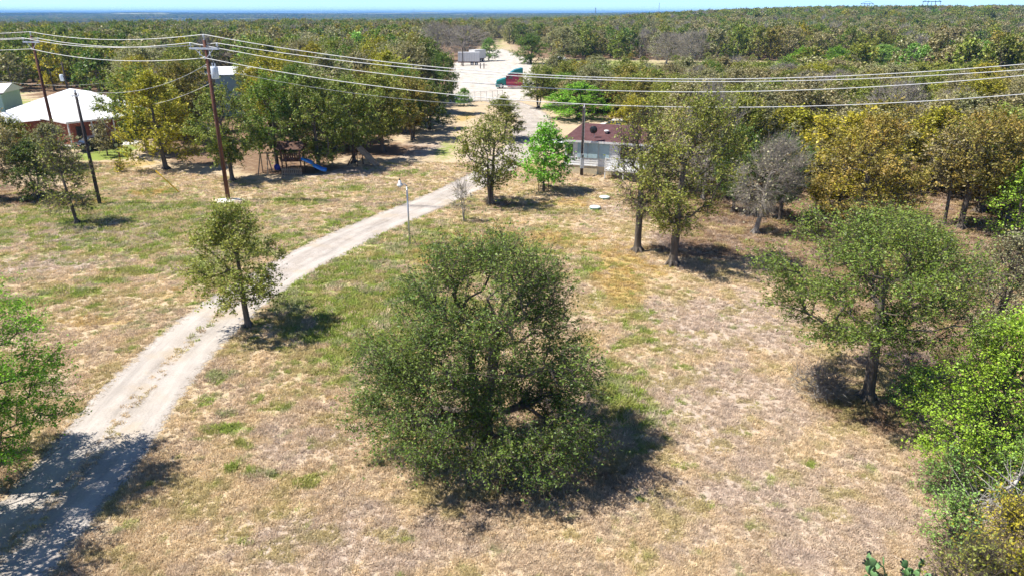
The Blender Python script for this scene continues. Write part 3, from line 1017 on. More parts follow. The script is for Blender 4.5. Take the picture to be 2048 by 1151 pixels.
# shared middle-distance variants: unit size 9 m tall, 4 m crown radius
PROF = [
    [(0, .50), (.18, .90), (.4, 1), (.65, .86), (.85, .58), (1, .2)],
    [(0, .35), (.25, .8), (.5, 1), (.75, .85), (.9, .6), (1, .25)],
    [(0, .65), (.15, 1), (.4, .95), (.6, .8), (.8, .55), (1, .15)],
    [(0, .40), (.3, .95), (.55, 1), (.8, .75), (1, .3)],
]
MID = [tree_meshes(seed=200 + k, H=9.0, R=4.0, zb=(1.7, 2.2, 1.2, 2.6, 1.5, 2.0, 1.0, 2.4)[k], prof=PROF[k % 4], lobes=15 + k % 4, lobe_r=0.36, na=330, tr=0.19 + 0.02 * (k % 3),
                   leaf=0.205, nleaf=17000, stems=2 if k in (3, 6) else 1, clump=0.30, twigs=3, twig_len=0.6, twig_r=0.012, rmin=0.012) for k in range(8)]
BARE = [tree_meshes('grey_bark', seed=240 + k, H=8.0, R=4.0, zb=1.4, prof=PROF[k % 4], lobes=14, na=620, tr=0.18, leaf=0.16, nleaf=1500 - 500 * k, stems=1 + k % 2,
                    clump=0.4, twigs=7, twig_len=0.55, twig_r=0.014, rmin=0.014, fill=0.5) for k in range(2)]
FARP = []
for k in range(6):
    b, l = gen_tree(seed=260 + k, H=9.0, R=4.2, zb=1.2, prof=PROF[k % 4], lobes=13, lobe_r=0.38, na=110, tr=0.2, leaf=0.46, nleaf=2300, clump=0.36, twigs=1, twig_len=0.6, twig_r=0.03, rmin=0.03, roots=False)
    nb = len(b[1])
    FARP.append(loose('far_tree', mesh_from('far_tree', np.r_[b[0], l[0]], np.r_[b[1], l[1] + len(b[0])], [M['bark'], M['leaf']], np.r_[np.zeros(nb, int), np.ones(len(l[1]), int)])))
b, l = gen_tree(seed=270, H=8.0, R=4.0, zb=1.0, lobes=12, na=150, tr=0.2, leaf=0.35, nleaf=160, clump=0.4, twigs=9, twig_len=1.1, twig_r=0.035, rmin=0.03, roots=False)
nb = len(b[1])
FARP.append(loose('far_tree', mesh_from('far_tree', np.r_[b[0], l[0]], np.r_[b[1], l[1] + len(b[0])], [M['grey_bark'], M['leaf']], np.r_[np.zeros(nb, int), np.ones(len(l[1]), int)])))


def fit(bx, by, ty, x0, x1):
    """ground position, height and crown radius of a tree whose foot, top and crown sides stand at these pixels"""
    X, Y = ground(bx, by)
    z = tz(X, Y)
    H = at_y(bx, ty, Y)[2]
    d = depth_of(Y, H * 0.55)
    cxp = (x0 + x1) / 2
    offx = (cxp - bx) * d / F_PX
    return X, Y, z, H, (x1 - x0) / 2 * d / F_PX, offx


def hero(name, label, px, key, seed, zfrac=None, cat='tree', **kw):
    X, Y, z, H, R, ox = fit(*px)
    bark = kw.pop('bark', 'bark')
    dx, dy, dz = kw.pop('shift', (0, 0, 0))
    X += dx; Y += dy
    H += dz
    D = math.hypot(Y, CAM_H)
    leaf = kw.pop('leaf', min(max(D * 0.0031, 0.07), 0.2))
    lai = kw.pop('lai', 3.3)
    nl = int(1.65 * lai * math.pi * R * R / (leaf * leaf * 0.62) * (0.6 + 0.4 * min(H / (2 * R), 1.3)))
    me = tree_meshes(bark, seed=seed, H=H, R=R, zb=H * (zfrac if zfrac is not None else 0.2), leaf=leaf, nleaf=nl, off=(ox, 0), **kw)
    return make_tree(name, label, (X, Y, z), me, key, seed, cat=cat)


PLACED = []          # ground discs already taken by a tree (x, y, radius)

# ------------------------------------------------------------------ trees and shrubs one can tell apart
OAK = [(0, .88), (.10, 1), (.28, .98), (.46, .82), (.66, .72), (.86, .60), (1, .25)]
UMB = [(0, .30), (.2, .75), (.45, 1), (.7, .95), (.88, .7), (1, .3)]
rl = random.Random(4)
SKIRT = []                      # low boughs that hang round the trunk, thickest towards the open lawn
for k in range(22):
    a = math.radians(-90 + (k / 22 - 0.5) * 330) + rl.uniform(-.12, .12)
    q = rl.uniform(1.9, 3.7)
    SKIRT.append((q * math.cos(a), q * math.sin(a), 0.95 + 0.22 * q + rl.uniform(-.2, .5), 0.85, 0.85, 0.6))
for k in range(9):
    a = rl.uniform(0, 6.28); q = rl.uniform(0.3, 1.5)
    SKIRT.append((q * math.cos(a), q * math.sin(a) - 0.4, rl.uniform(1.8, 5.4), 0.9, 0.9, 0.7))
hero('oak_tree', 'large spreading oak with dense dark green crown alone mid lawn', (958, 898, 498, 700, 1272), 'dark', 11, 0.15, prof=OAK, extra=SKIRT, lobes=50, lobe_r=0.21, na=2500, tr=0.2, stems=3, lai=3.9, twigs=4, clump=0.17, fill=0.04, twig_len=0.45, flat=0.66)
hero('oak_tree', 'small lone oak with dark curved trunk beside the gravel drive', (497, 652, 422, 368, 598), 'olive', 12, 0.30, prof=[(0, .55), (.15, .95), (.35, 1), (.6, .7), (.8, .5), (1, .2)], lobes=17, lobe_r=0.36, na=420, tr=0.13, lai=3.6, fill=0.08, clump=0.2, shift=(0, 0, 0))
hero('elm_tree', 'thin yellowing sapling standing left of the dark service pole', (155, 447, 285, 84, 200), 'olive', 13, 0.22, prof=[(0, .8), (.2, 1), (.5, .75), (.8, .5), (1, .2)], lobes=13, na=260, tr=0.11, lai=1.9, twigs=4, twig_len=0.7, twig_r=0.012)
hero('oak_tree', 'double stemmed oak between the gravel drive and the staked green tree', (981, 408, 248, 898, 1042), 'olive', 14, 0.26, prof=PROF[1], lobes=20, na=420, tr=0.15, stems=2, lai=3.2)
hero('maple_tree', 'young bright green tree held by stakes in front of the porch', (1087, 383, 256, 1036, 1150), 'bright', 15, 0.22, prof=[(0, .7), (.2, 1), (.5, .9), (.8, .6), (1, .2)], lobes=22, na=420, tr=0.09, lai=6.0, twigs=1)
hero('oak_tree', 'left tree of the close pair beside the shaded bare ground', (1275, 503, 235, 1208, 1335), 'olive', 16, 0.30, prof=PROF[3], lobes=20, na=420, tr=0.21, lai=1.8, twigs=4, twig_len=0.7, twig_r=0.010)
hero('oak_tree', 'tall right tree of the close pair with pale flared trunk foot', (1345, 530, 200, 1255, 1488), 'olive', 17, 0.24, prof=PROF[1], lobes=30, na=700, tr=0.24, lai=2.8, twigs=3, lobe_r=0.28)
hero('oak_tree', 'wide flat crowned tree on a short trunk beside bright green brush', (1735, 795, 445, 1440, 1945), 'green', 18, 0.36, prof=UMB, lobes=56, lobe_r=0.19, na=1400, tr=0.21, lai=2.6, twigs=4, clump=0.2, fill=0.1, flat=0.42)
hero('hackberry_tree', 'big bright yellow green leafy tree at the right picture edge', (1965, 925, 650, 1795, 2140), 'lime', 19, 0.05, prof=[(0, .75), (.2, 1), (.45, .95), (.7, .75), (.9, .45), (1, .15)], lobes=34, lobe_r=0.28, na=900, tr=0.16, stems=3, lai=3.6, clump=0.22, twigs=2)
hero('pecan_tree', 'leafy green tree reaching in at the left picture edge', (-70, 985, 545, -300, 185), 'bright', 20, 0.16, prof=PROF[0], lobes=50, lobe_r=0.22, na=1200, tr=0.2, lai=4.2, clump=0.22, fill=0.15)
hero('pecan_tree', 'tree outside the frame whose shadow lies over the drive', (-250, 1180, 640, -520, -30), 'bright', 21, 0.20, prof=PROF[0], lobes=26, lobe_r=0.28, na=500, tr=0.2, lai=1.2, leaf=0.11, clump=0.26)
hero('bare_tree', 'bare grey twiggy tree in front of the shaded right wood', (1510, 467, 290, 1475, 1602), 'grey', 22, 0.28, bark='grey_bark', prof=PROF[1], lobes=18, na=560, tr=0.15, lai=0.9, twigs=7, twig_len=0.6, twig_r=0.009, fill=0.45)
hero('oak_tree', 'broad rust tinged oak behind the flat crowned tree', (1715, 480, 240, 1600, 1850), 'rust', 23, 0.22, prof=PROF[0], lobes=30, lobe_r=0.28, na=650, tr=0.2, lai=3.0)
hero('oak_tree', 'rust and gold oak with tall dark trunk near the right edge', (1920, 457, 232, 1830, 2035), 'rust', 24, 0.40, prof=UMB, lobes=26, na=560, tr=0.19, lai=2.8)
hero('oak_tree', 'thin leaning dark trunked oak beside the rust and gold oak', (1888, 450, 268, 1812, 1925), 'brown', 25, 0.48, prof=UMB, lobes=15, na=300, tr=0.11, lai=2.2)
hero('oak_tree', 'thick trunked oak behind the rust and gold oak', (1957, 425, 225, 1890, 2075), 'olive', 26, 0.35, prof=UMB, lobes=24, na=420, tr=0.24, lai=2.6)
hero('mesquite_tree', 'light green feathery mesquite at the right edge below the rust oaks', (2030, 482, 335, 1958, 2090), 'lime', 27, 0.08, prof=PROF[2], lobes=22, na=420, tr=0.1, stems=2, lai=2.6)
hero('oak_tree', 'sparse greyish oak behind the flat crowned tree at the right edge', (1985, 655, 480, 1890, 2110), 'brown', 28, 0.15, prof=PROF[2], lobes=28, lobe_r=0.26, na=650, tr=0.15, stems=2, lai=2.0, twigs=4)
hero('oak_tree', 'low olive oak tucked behind the flat crowned tree', (1810, 560, 430, 1690, 1900), 'olive', 29, 0.12, prof=PROF[2], lobes=24, na=480, tr=0.14, lai=2.4, twigs=3)


def shrub(name, label, px, key, seed, cat='shrub', **kw):
    kw.setdefault('zfrac', 0.04); kw.setdefault('lobes', 16); kw.setdefault('na', 260); kw.setdefault('tr', 0.05); kw.setdefault('stems', 4)
    kw.setdefault('prof', [(0, .85), (.25, 1), (.5, .9), (.8, .6), (1, .25)]); kw.setdefault('clump', 0.16); kw.setdefault('twig_len', 0.3)
    z = kw.pop('zfrac')
    return hero(name, label, px, key, seed, z, cat=cat, roots=False, **kw)


shrub('mesquite_shrub', 'feathery green shrub low beside the flat crowned tree trunk', (1822, 812, 742, 1772, 1880), 'sage', 31, lai=2.6)
shrub('mesquite_shrub', 'small feathery green shrub at the lawn edge below the yellow green tree', (1892, 985, 905, 1842, 1945), 'sage', 32, lai=2.8)
shrub('mesquite_shrub', 'feathery green shrub just above the prickly pear', (1898, 1092, 990, 1838, 1960), 'sage', 33, lai=2.6)
shrub('mesquite_shrub', 'tall feathery green shrub behind the pale dead limbs', (2052, 1020, 875, 1965, 2130), 'sage', 34, lai=2.8, na=360)
shrub('agarita_shrub', 'yellow green thorny shrub at the bottom right corner', (2000, 1178, 1010, 1890, 2100), 'yellow', 35, lai=2.2, na=420, twigs=4)
shrub('agarita_shrub', 'sparse twiggy olive shrub right of the prickly pear', (1920, 1230, 1095, 1835, 2010), 'olive', 36, lai=1.7, na=360, twigs=5)
shrub('agarita_shrub', 'olive brush at the frame bottom right of all shrubs', (2085, 1260, 1085, 1990, 2190), 'yellow', 37, lai=2.2, na=300, twigs=4)
shrub('brush_pile', 'heap of bare grey branches left of the flat crowned tree trunk', (1640, 785, 742, 1580, 1705), 'grey', 38, cat='brush', bark='grey_bark', lai=0.12, na=150, twigs=5, twig_len=0.5, twig_r=0.011, twig_out=0.15, fill=0.5)
shrub('crape_myrtle', 'nearly leafless thin shrub between drive and double stemmed oak', (928, 443, 370, 898, 946), 'brown', 39, zfrac=0.35, bark='grey_bark', lai=0.35, na=90, stems=3, tr=0.04, twigs=4, twig_len=0.5, twig_r=0.010)
shrub('dead_limbs', 'pale bleached dead limbs standing in the bottom right brush', (2008, 1060, 948, 1955, 2050), 'grey', 40, cat='dead limbs', bark='dead_wood', lai=0.0, na=16, stems=2, tr=0.075, twigs=3, twig_len=0.6, twig_r=0.016, zfrac=0.3, rmin=0.02)
shrub('dead_limbs', 'pale fallen dead branches over the olive shrub', (1945, 1065, 985, 1880, 2000), 'grey', 41, cat='dead limbs', bark='dead_wood', lai=0.0, na=18, stems=1, tr=0.05, twigs=3, twig_len=0.6, twig_r=0.012, zfrac=0.25, rmin=0.014)
shrub('dead_limbs', 'pale dead branches at the right bottom corner of the frame', (2062, 1170, 1075, 2000, 2120), 'grey', 42, cat='dead limbs', bark='dead_wood', lai=0.0, na=22, stems=2, tr=0.05, twigs=3, twig_len=0.6, twig_r=0.012, zfrac=0.25, rmin=0.014)
shrub('crape_myrtle', 'rounded brownish shrub in front of the brick house', (215, 312, 245, 188, 248), 'brown', 43, zfrac=0.2, lai=2.0, na=160, stems=3, twigs=4, twig_r=0.012)
shrub('round_shrub', 'small round yellow green bush below the dead fence post', (240, 344, 322, 226, 254), 'yellow', 44, lai=3.0, na=80)


def mid(name, label, px, key, k, group=None, bare=False, cat='tree'):
    X, Y, z, H, R, ox = fit(*px)
    me = (BARE if bare else MID)[k % (2 if bare else 8)]
    h0 = 8.0 if bare else 9.0
    r = random.Random(k * 31 + int(px[0]))
    PLACED.append((X + ox, Y, R))
    return make_tree(name, label, (X + ox, Y, z - 0.02), me, key, int(px[0] * 7 + px[1]), rz=r.random() * 6.28, scale=(R / 4.0, R / 4.0, H / h0), group=group, cat=cat)


mid('oak_tree', 'brownish oak at the left picture edge above the lawn', (-5, 398, 222, -75, 66), 'brown', 0)
mid('oak_tree', 'dark green oak at the left edge right behind the yellowing sapling', (78, 398, 285, 22, 138), 'dark', 6)
mid('oak_tree', 'low brownish tree hiding the corner of the white roofed house', (105, 338, 252, 48, 172), 'brown', 2)
mid('oak_tree', 'second low brownish tree left of the white roofed house', (38, 335, 240, -15, 84), 'olive', 4)
mid('live_oak', 'big golden yellow green oak right of the white roofed house', (330, 338, 152, 254, 410), 'yellow', 2)
mid('oak_tree', 'green oak just right of the tall red brown pole', (482, 362, 182, 395, 535), 'olive', 5)
mid('oak_tree', 'oak shading the swing frame of the playset', (555, 340, 158, 480, 632), 'green', 0)
mid('oak_tree', 'dense oak standing behind the blue slide', (640, 340, 156, 560, 716), 'olive', 4)
mid('oak_tree', 'oak between the blue slide and the wooden ramp', (705, 325, 160, 640, 778), 'olive', 1)
mid('oak_tree', 'oak shading the wooden ramp climber', (762, 305, 155, 695, 838), 'olive', 7)
mid('oak_tree', 'rust tinged oak at the wood edge right of the wooden ramp', (828, 280, 158, 768, 884), 'rust', 3)
mid('oak_tree', 'dark oak at the wood corner beside the mown track', (862, 258, 165, 812, 906), 'dark', 6)
mid('oak_tree', 'dark slim oak with black trunk beside the gravel yard fence', (889, 228, 112, 848, 924), 'dark', 1)
mid('oak_tree', 'bushy oak behind the double stemmed oak by the turnaround', (1005, 280, 196, 954, 1057), 'olive', 6)
mid('mulberry_tree', 'bright green rounded tree behind the maroon roof', (1155, 238, 168, 1088, 1222), 'bright', 2)
mid('oak_tree', 'olive oak hiding the rear of the teal truck', (1074, 217, 134, 1034, 1120), 'olive', 3)
mid('oak_tree', 'small olive oak right of the teal truck cab', (1100, 190, 140, 1065, 1150), 'olive', 5)
mid('oak_tree', 'golden oak overhanging the right end of the maroon roof', (1262, 310, 200, 1205, 1318), 'yellow', 0)
mid('oak_tree', 'olive gold oak behind the right end of the house', (1285, 265, 160, 1222, 1345), 'rust', 4)
mid('bare_tree', 'grey half bare tree with white limbs above the close pair', (1400, 400, 182, 1330, 1482), 'grey', 0, bare=True)
mid('oak_tree', 'olive oak behind the tall right tree of the close pair', (1455, 395, 200, 1390, 1530), 'olive', 7)
mid('oak_tree', 'shaded dark oak left of the bare grey twiggy tree', (1465, 425, 262, 1410, 1520), 'dark', 5)
mid('oak_tree', 'dark trunked oak right of the bare grey twiggy tree', (1555, 440, 280, 1500, 1620), 'dark', 3)
mid('bare_tree', 'wide grey leafless tree behind the white box trailer', (872, 122, 50, 822, 930), 'grey', 0, bare=True)
mid('bare_tree', 'second grey leafless tree above the white box trailer', (925, 112, 54, 872, 985), 'grey', 1, bare=True)
mid('oak_tree', 'round dark oak at the rear corner of the gravel yard', (1062, 128, 70, 1020, 1102), 'dark', 6)
mid('oak_tree', 'greyish oak beside the round dark oak behind the yard', (1125, 120, 58, 1080, 1172), 'brown', 4)
mid('bare_tree', 'grey leafless tree above the junked white cars', (1330, 128, 68, 1290, 1375), 'grey', 0, bare=True)
mid('bare_tree', 'grey leafless tree right of the junked white cars', (1375, 126, 66, 1345, 1410), 'grey', 1, bare=True)
mid('mesquite_shrub', 'bright green shrub beside the white box trailer', (975, 122, 78, 955, 1000), 'sage', 2, cat='shrub')
mid('mesquite_shrub', 'bright green weed clump at the yard fence', (926, 212, 178, 908, 948), 'bright', 2, cat='shrub')
mid('mesquite_shrub', 'bright green low shrub left of the lime shrub row', (1600, 140, 97, 1562, 1648), 'lime', 2, cat='shrub')
mid('mesquite_shrub', 'brightest lime shrub beyond the right wood', (1668, 136, 95, 1636, 1704), 'lime', 6, cat='shrub')
mid('mesquite_shrub', 'pale green shrub right of the brightest lime shrub', (1760, 135, 92, 1718, 1806), 'sage', 4, cat='shrub')
mid('mesquite_shrub', 'lime green shrub far right beyond the wood', (1895, 122, 84, 1862, 1930), 'lime', 2, cat='shrub')
mid('mesquite_shrub', 'pale green shrub left of the far lime shrub', (1958, 128, 84, 1930, 1990), 'sage', 4, cat='shrub')

# ------------------------------------------------------------------ woods: the nearest trees one by one, the rest as one mass
def free(X, Y):
    m = in_poly(LAWN, X, Y) | in_poly(YARD, X, Y) | in_poly(CLEARING, X, Y) | in_poly(HOUSE_LEFT, X, Y) | in_poly(HOUSE_FAR, X, Y) | in_poly(BARE_RIGHT, X, Y)
    return ~m


def jgrid(x0, x1, y0, y1, s, rng):
    xs = np.arange(x0, x1, s); ys = np.arange(y0, y1, s)
    X, Y = np.meshgrid(xs, ys)
    X = X + (np.arange(len(ys)) % 2)[:, None] * s / 2
    X = X.ravel() + rng.uniform(-.36, .36, X.size) * s; Y = Y.ravel() + rng.uniform(-.36, .36, Y.size) * s
    return X, Y


rf = np.random.default_rng(77)
X, Y = jgrid(-420, 480, 26, 520, 5.7, rf)
r_ = np.hypot(X, Y)
k = (np.abs(X) < Y * 0.78 + 14) & free(X, Y) & (r_ < 520) & (Y > 43) & ~((X < -20) & (Y < 50))
X, Y = X[k], Y[k]
PL = np.array(PLACED)
dpl = np.min((np.hypot(X[:, None] - PL[None, :, 0], Y[:, None] - PL[None, :, 1]) - PL[None, :, 2] * 0.75), axis=1)
k = dpl > 1.6
X, Y = X[k], Y[k]
low = in_poly(LOW_BAND, X, Y)
k = (~low) | (rf.random(len(X)) < 0.45)
X, Y, low = X[k], Y[k], low[k]
# keep the sight lines the photograph has: nothing tall in front of the yard, the houses and the shaded clearing by the pair
px, py = project(X, Y, 0.0)
blk = ((px > 855) & (px < 1100) & (py > 92) & (py < 420)) | ((px > 1225) & (px < 1640) & (py > 395)) | ((px > 1640) & (px < 1990) & (py > 440) & (py < 640)) | ((px > 300) & (px < 900) & (py > 318)) | ((px > 385) & (px < 515) & (py > 186) & (py < 345)) | ((px < 160) & (py > 186) & (py < 420)) | ((px < 275) & (py > 199) & (py < 420))
k = ~blk & ~(low & (px > 1085) & (px < 1410) & (py < 172) & (rf.random(len(px)) < 0.85))
X, Y, low = X[k], Y[k], low[k]
n = len(X)
Hh = rf.uniform(6.6, 9.6, n) * (0.9 + 0.25 * fbm(X / 40, Y / 40, 2)); Rr = rf.uniform(3.3, 4.7, n)
rdist = np.hypot(X, Y)
Hh = np.where((X / Y > 0.03) & (rdist > 88) & (rdist < 150), rf.uniform(4.4, 6.6, n), Hh)
Hh = np.where((X / Y > 0.03) & (rdist > 62) & (rdist <= 88), Hh * 0.88, Hh)
Hh = np.where(low, rf.uniform(1.6, 3.0, n), Hh); Rr = np.where(low, rf.uniform(1.2, 2.2, n), Rr)
side = sst(-0.12, 0.18, X / Y)
CL = ['olive', 'green', 'dark', 'yellow', 'rust', 'brown', 'grey', 'sage']
wl_ = np.array([.44, .14, .05, .09, .04, .19, .05, .01]); wr_ = np.array([.38, .09, .06, .05, .06, .30, .06, .01])
patchn = fbm(X / 30 + 9, Y / 30, 3)
cls = []
for i in range(n):
    w = wl_ * (1 - side[i]) + wr_ * side[i]
    w = w * np.array([1, 1, 1, 1, 1, 1 + 2.0 * sst(110, 260, Y[i]), 1 + 1.5 * sst(110, 260, Y[i]), 1])
    w = w * (1 + 1.2 * np.cos(6.283 * (patchn[i] * 2.2 + np.arange(8) / 8.0)) * 0.6)
    w = np.maximum(w, 0.002); w /= w.sum()
    cls.append(CL[rf.choice(8, p=w)])
order = np.argsort(np.hypot(X, Y))
WORDS = {'olive': 'olive green', 'green': 'mid green', 'dark': 'dark green', 'yellow': 'yellow green', 'rust': 'rust tinged', 'brown': 'tan brown', 'grey': 'grey leafless', 'sage': 'pale green'}
N_SINGLE = 235
MARKS = [(120, 'behind the brick house'), (280, 'behind the golden oak'), (440, 'behind the tall red brown pole'), (560, 'behind the swing frame'), (690, 'behind the blue slide'), (905, 'behind the wooden ramp'),
         (1090, 'beyond the gravel yard'), (1240, 'behind the maroon roof'), (1420, 'behind the close pair of trees'), (1600, 'behind the bare twiggy tree'), (1780, 'behind the broad rust tinged oak'), (1950, 'behind the tall dark trunks at right'), (9999, 'along the right picture edge')]
ORD = ['first', 'second', 'third', 'fourth', 'fifth', 'sixth', 'seventh', 'eighth', 'ninth', 'tenth', 'eleventh', 'twelfth', 'thirteenth', 'fourteenth', 'fifteenth', 'sixteenth', 'seventeenth', 'eighteenth', 'nineteenth', 'twentieth'] + ['twenty-' + w for w in ('first', 'second', 'third', 'fourth', 'fifth', 'sixth', 'seventh', 'eighth', 'ninth')] + ['thirtieth'] + ['thirty-' + w for w in ('first', 'second', 'third', 'fourth', 'fifth', 'sixth', 'seventh', 'eighth', 'ninth')]
count_ = {}
for c, i in enumerate(order[:N_SINGLE]):
    x, y = float(X[i]), float(Y[i])
    pxi = project(x, y, 4.0)[0]
    where = next(w for lim_, w in MARKS if pxi < lim_)
    key = cls[i]
    kk = (key, where, bool(low[i])); count_[kk] = count_.get(kk, -1) + 1
    o_d = ORD[min(count_[kk], 38)]
    if low[i]:
        make_tree('scrub_bush', f'low {WORDS[key]} scrub bush {where}, {o_d} from the front', (x, y, tz(x, y)), MID[(c * 3) % 8], key, c, rf.random() * 6.28,
                  (Rr[i] / 4, Rr[i] / 4, Hh[i] / 9), group='low scrub in the open strip', cat='shrub')
    elif key == 'grey':
        make_tree('bare_tree', f'grey leafless tree {where}, {o_d} from the front', (x, y, tz(x, y)), BARE[c % 2], key, c, rf.random() * 6.28, (Rr[i] / 4, Rr[i] / 4, Hh[i] / 8.5), group='leafless trees in the woods')
    else:
        make_tree('wood_tree', f'{WORDS[key]} tree {where}, {o_d} from the front', (x, y, tz(x, y)), MID[c % 8], key, c, rf.random() * 6.28, (Rr[i] / 4, Rr[i] / 4, Hh[i] / 9), group='trees of the woods around the lawn')
rest = order[N_SINGLE:]


def stuff_trees(name, label, X, Y, Hh, Rr, cls, rng):
    n = len(X)
    idx = np.array([6 if c == 'grey' else rng.integers(0, 6) for c in cls])
    s = rng.uniform(.95, 1.42, (n, 1))
    ta = np.array([TINT[c][0] for c in cls]) * s; tb = np.array([TINT[c][1] for c in cls]) * s
    hue = rng.uniform(-.1, .1, n)
    ta[:, 0] *= 1 + hue; tb[:, 0] *= 1 + hue
    rot = np.stack([np.zeros(n), np.zeros(n), rng.random(n) * 6.283], 1)
    scl = np.stack([Rr / 4.2, Rr / 4.2, Hh / 9.0], 1)
    return scatter_object(name, np.stack([X, Y, terrain(X, Y)], 1), rot, scl, idx, ta, tb, FARP, label, 'woodland')


stuff_trees('woodland', 'olive and brown woodland stretching away behind the nearest trees', X[rest], Y[rest], Hh[rest], Rr[rest], [cls[i] for i in rest], rf)
# farther woods, wider spacing
X, Y = jgrid(-900, 2300, 380, 3000, 10.0, rf)
az = X / Y; r_ = np.hypot(X, Y)
lim = 460 + 90 * fbm(az * 9 + 3, az * 0, 2) + sst(-0.10, 0.12, az) * 700 + sst(0.1, 0.45, az) * 1400
k = (r_ > 505) & (az > -0.78) & (az < 0.80) & ((r_ < lim) | ((fbm(X / 160, Y / 160, 3) > 0.53) & (r_ < 2900))) & ~in_poly(CLEARING, X, Y)
X, Y = X[k], Y[k]
X2, Y2 = jgrid(-3600, 700, 700, 4600, 24.0, rf)
az2 = X2 / Y2
k = (np.hypot(X2, Y2) > 760) & (az2 > -0.8) & (az2 < 0.14) & (fbm(X2 / 330 + 7, Y2 / 330, 3) > 0.47)
n1_ = len(X)
X, Y = np.r_[X, X2[k]], np.r_[Y, Y2[k]]
n = len(X)
big = np.arange(n) >= n1_
cls = [CL[rf.choice(8, p=np.array([.38, .10, .10, .03, .03, .28, .07, .01]))] for _ in range(n)]
stuff_trees('far_woodland', 'distant woodland along the skyline', X, Y, rf.uniform(7.5, 11, n) * np.where(big, 1.1, 1), rf.uniform(5.5, 7.5, n) * np.where(big, 2.0, 1), cls, rf)

# ------------------------------------------------------------------ power poles
def vertical_top(px_base, py_base, py_top):
    X, Y = ground(px_base, py_base)
    return X, Y, at_y(px_base, py_top, Y)[2]


def power_pole(name, label, X, Y, H, rz, mat, r0=0.17, arm=2.6, tank=None):
    t = thing(name, label, 'utility pole', (X, Y, tz(X, Y)), rz)
    MB().tube([(0, 0, -0.3), (0.02, 0, H * 0.5), (0, 0, H)], [r0, r0 * 0.85, r0 * 0.68], 12).build('shaft', mat, t, smooth=True)
    za = H - 0.6
    a = MB().box(-arm / 2, -0.20, za - 0.07, arm / 2, -0.09, za + 0.07).build('crossarm', M['galv'], t)
    MB().bar((-arm * 0.3, -0.15, za - 0.06), (0, -0.15, za - 0.75), 0.04).bar((arm * 0.3, -0.15, za - 0.06), (0, -0.15, za - 0.75), 0.04).build('brace', M['galv'], t)
    prof = [(0.03, 0), (0.03, 0.10), (0.10, 0.12), (0.06, 0.17), (0.09, 0.20), (0.05, 0.26), (0.065, 0.30), (0.02, 0.33)]
    for x in (-arm / 2 + 0.12, arm / 2 - 0.12):
        MB().lathe(prof, 12, (x, -0.145, za + 0.071)).build('insulator', M['insul'], t, smooth=True)
    MB().lathe([(0.05, -0.25), (0.05, 0.0), (0.03, 0.02)] + [(r, h + 0.05) for r, h in prof[1:]], 12, (0, 0, H + 0.01)).build('insulator', M['insul'], t, smooth=True)
    MB().lathe([(0.05, -0.1), (0.07, -0.05), (0.07, 0.05), (0.05, 0.1)], 10, (0, -r0 - 0.06, H - 1.25)).build('spool', M['insul'], t, smooth=True)
    if tank is not None:
        x, z = tank
        k = MB().lathe([(0.24, 0), (0.27, 0.04), (0.27, 0.80), (0.24, 0.86), (0.05, 0.90)], 16, (x, 0, z)).build('transformer', M['tank'], t, smooth=True)
        for q in (-0.12, 0.12):
            MB().lathe([(0.04, 0), (0.07, 0.06), (0.04, 0.12), (0.06, 0.18), (0.02, 0.26)], 10, (x + q, 0, z + 0.88)).build('bushing', M['insul'], k, smooth=True)
        MB().box(min(x, 0), -0.04, z + 0.3, max(x, 0), 0.04, z + 0.4).build('bracket', M['galv'], t)
        for q in (-0.45, 0.45):
            MB().lathe([(0.03, 0), (0.05, 0.05), (0.03, 0.1), (0.05, 0.16), (0.02, 0.36)], 8, (q, -0.145, za - 0.50)).build('cutout_fuse', M['insul'], t, smooth=True)
        MB().tube([(0.45, -0.145, za - 0.45), (0.7, -0.1, za - 1.1), (x + 0.1, 0, z + 1.1)], 0.012, 5).build('jumper_wire', M['conductor'], t)
    return t, za


AX, AY, AH = vertical_top(457, 402, 80)
BY = 75.0
bx_, _, BH = at_y(62, 72, BY)
RX_, RY_, RH_ = 54.0, 40.0, 14.6
LX_, LY_, LH_ = -92.0, 95.0, 11.6
angA = math.atan2(RY_ - BY, RX_ - bx_) + math.pi / 2
pA, zaA = power_pole('power_pole', 'tall red brown pole with transformer standing on a pale mound', AX, AY, AH, -0.3, M['creosote'], tank=(0.52, AH - 2.75))
pB, zaB = power_pole('power_pole', 'tall dark red pole in front of the white roofed house', bx_, BY, BH, -0.45, M['creosote'])
pR, zaR = power_pole('power_pole', 'power pole right of the frame that carries the crossing wires', RX_, RY_, RH_, -0.1, M['creosote'])
pL, zaL = power_pole('power_pole', 'power pole left of the frame that carries the crossing wires', LX_, LY_, LH_, -0.45, M['creosote'])


def wpt(p, H, za, kind):
    arm = 2.6 / 2 - 0.12
    loc = {'top': (0, 0, H + 0.38), 'a': (-arm, -0.145, za + 0.40), 'b': (arm, -0.145, za + 0.40), 'n': (0, -0.26, H - 1.25)}[kind]
    return Matrix.Translation(p.location) @ Matrix.Rotation(p.rotation_euler.z, 4, 'Z') @ Vector(loc)


def span(a, b, sag, n=28):
    a, b = Vector(a), Vector(b)
    return [a.lerp(b, i / n) - Vector((0, 0, 4 * sag * (i / n) * (1 - i / n))) for i in range(n + 1)]


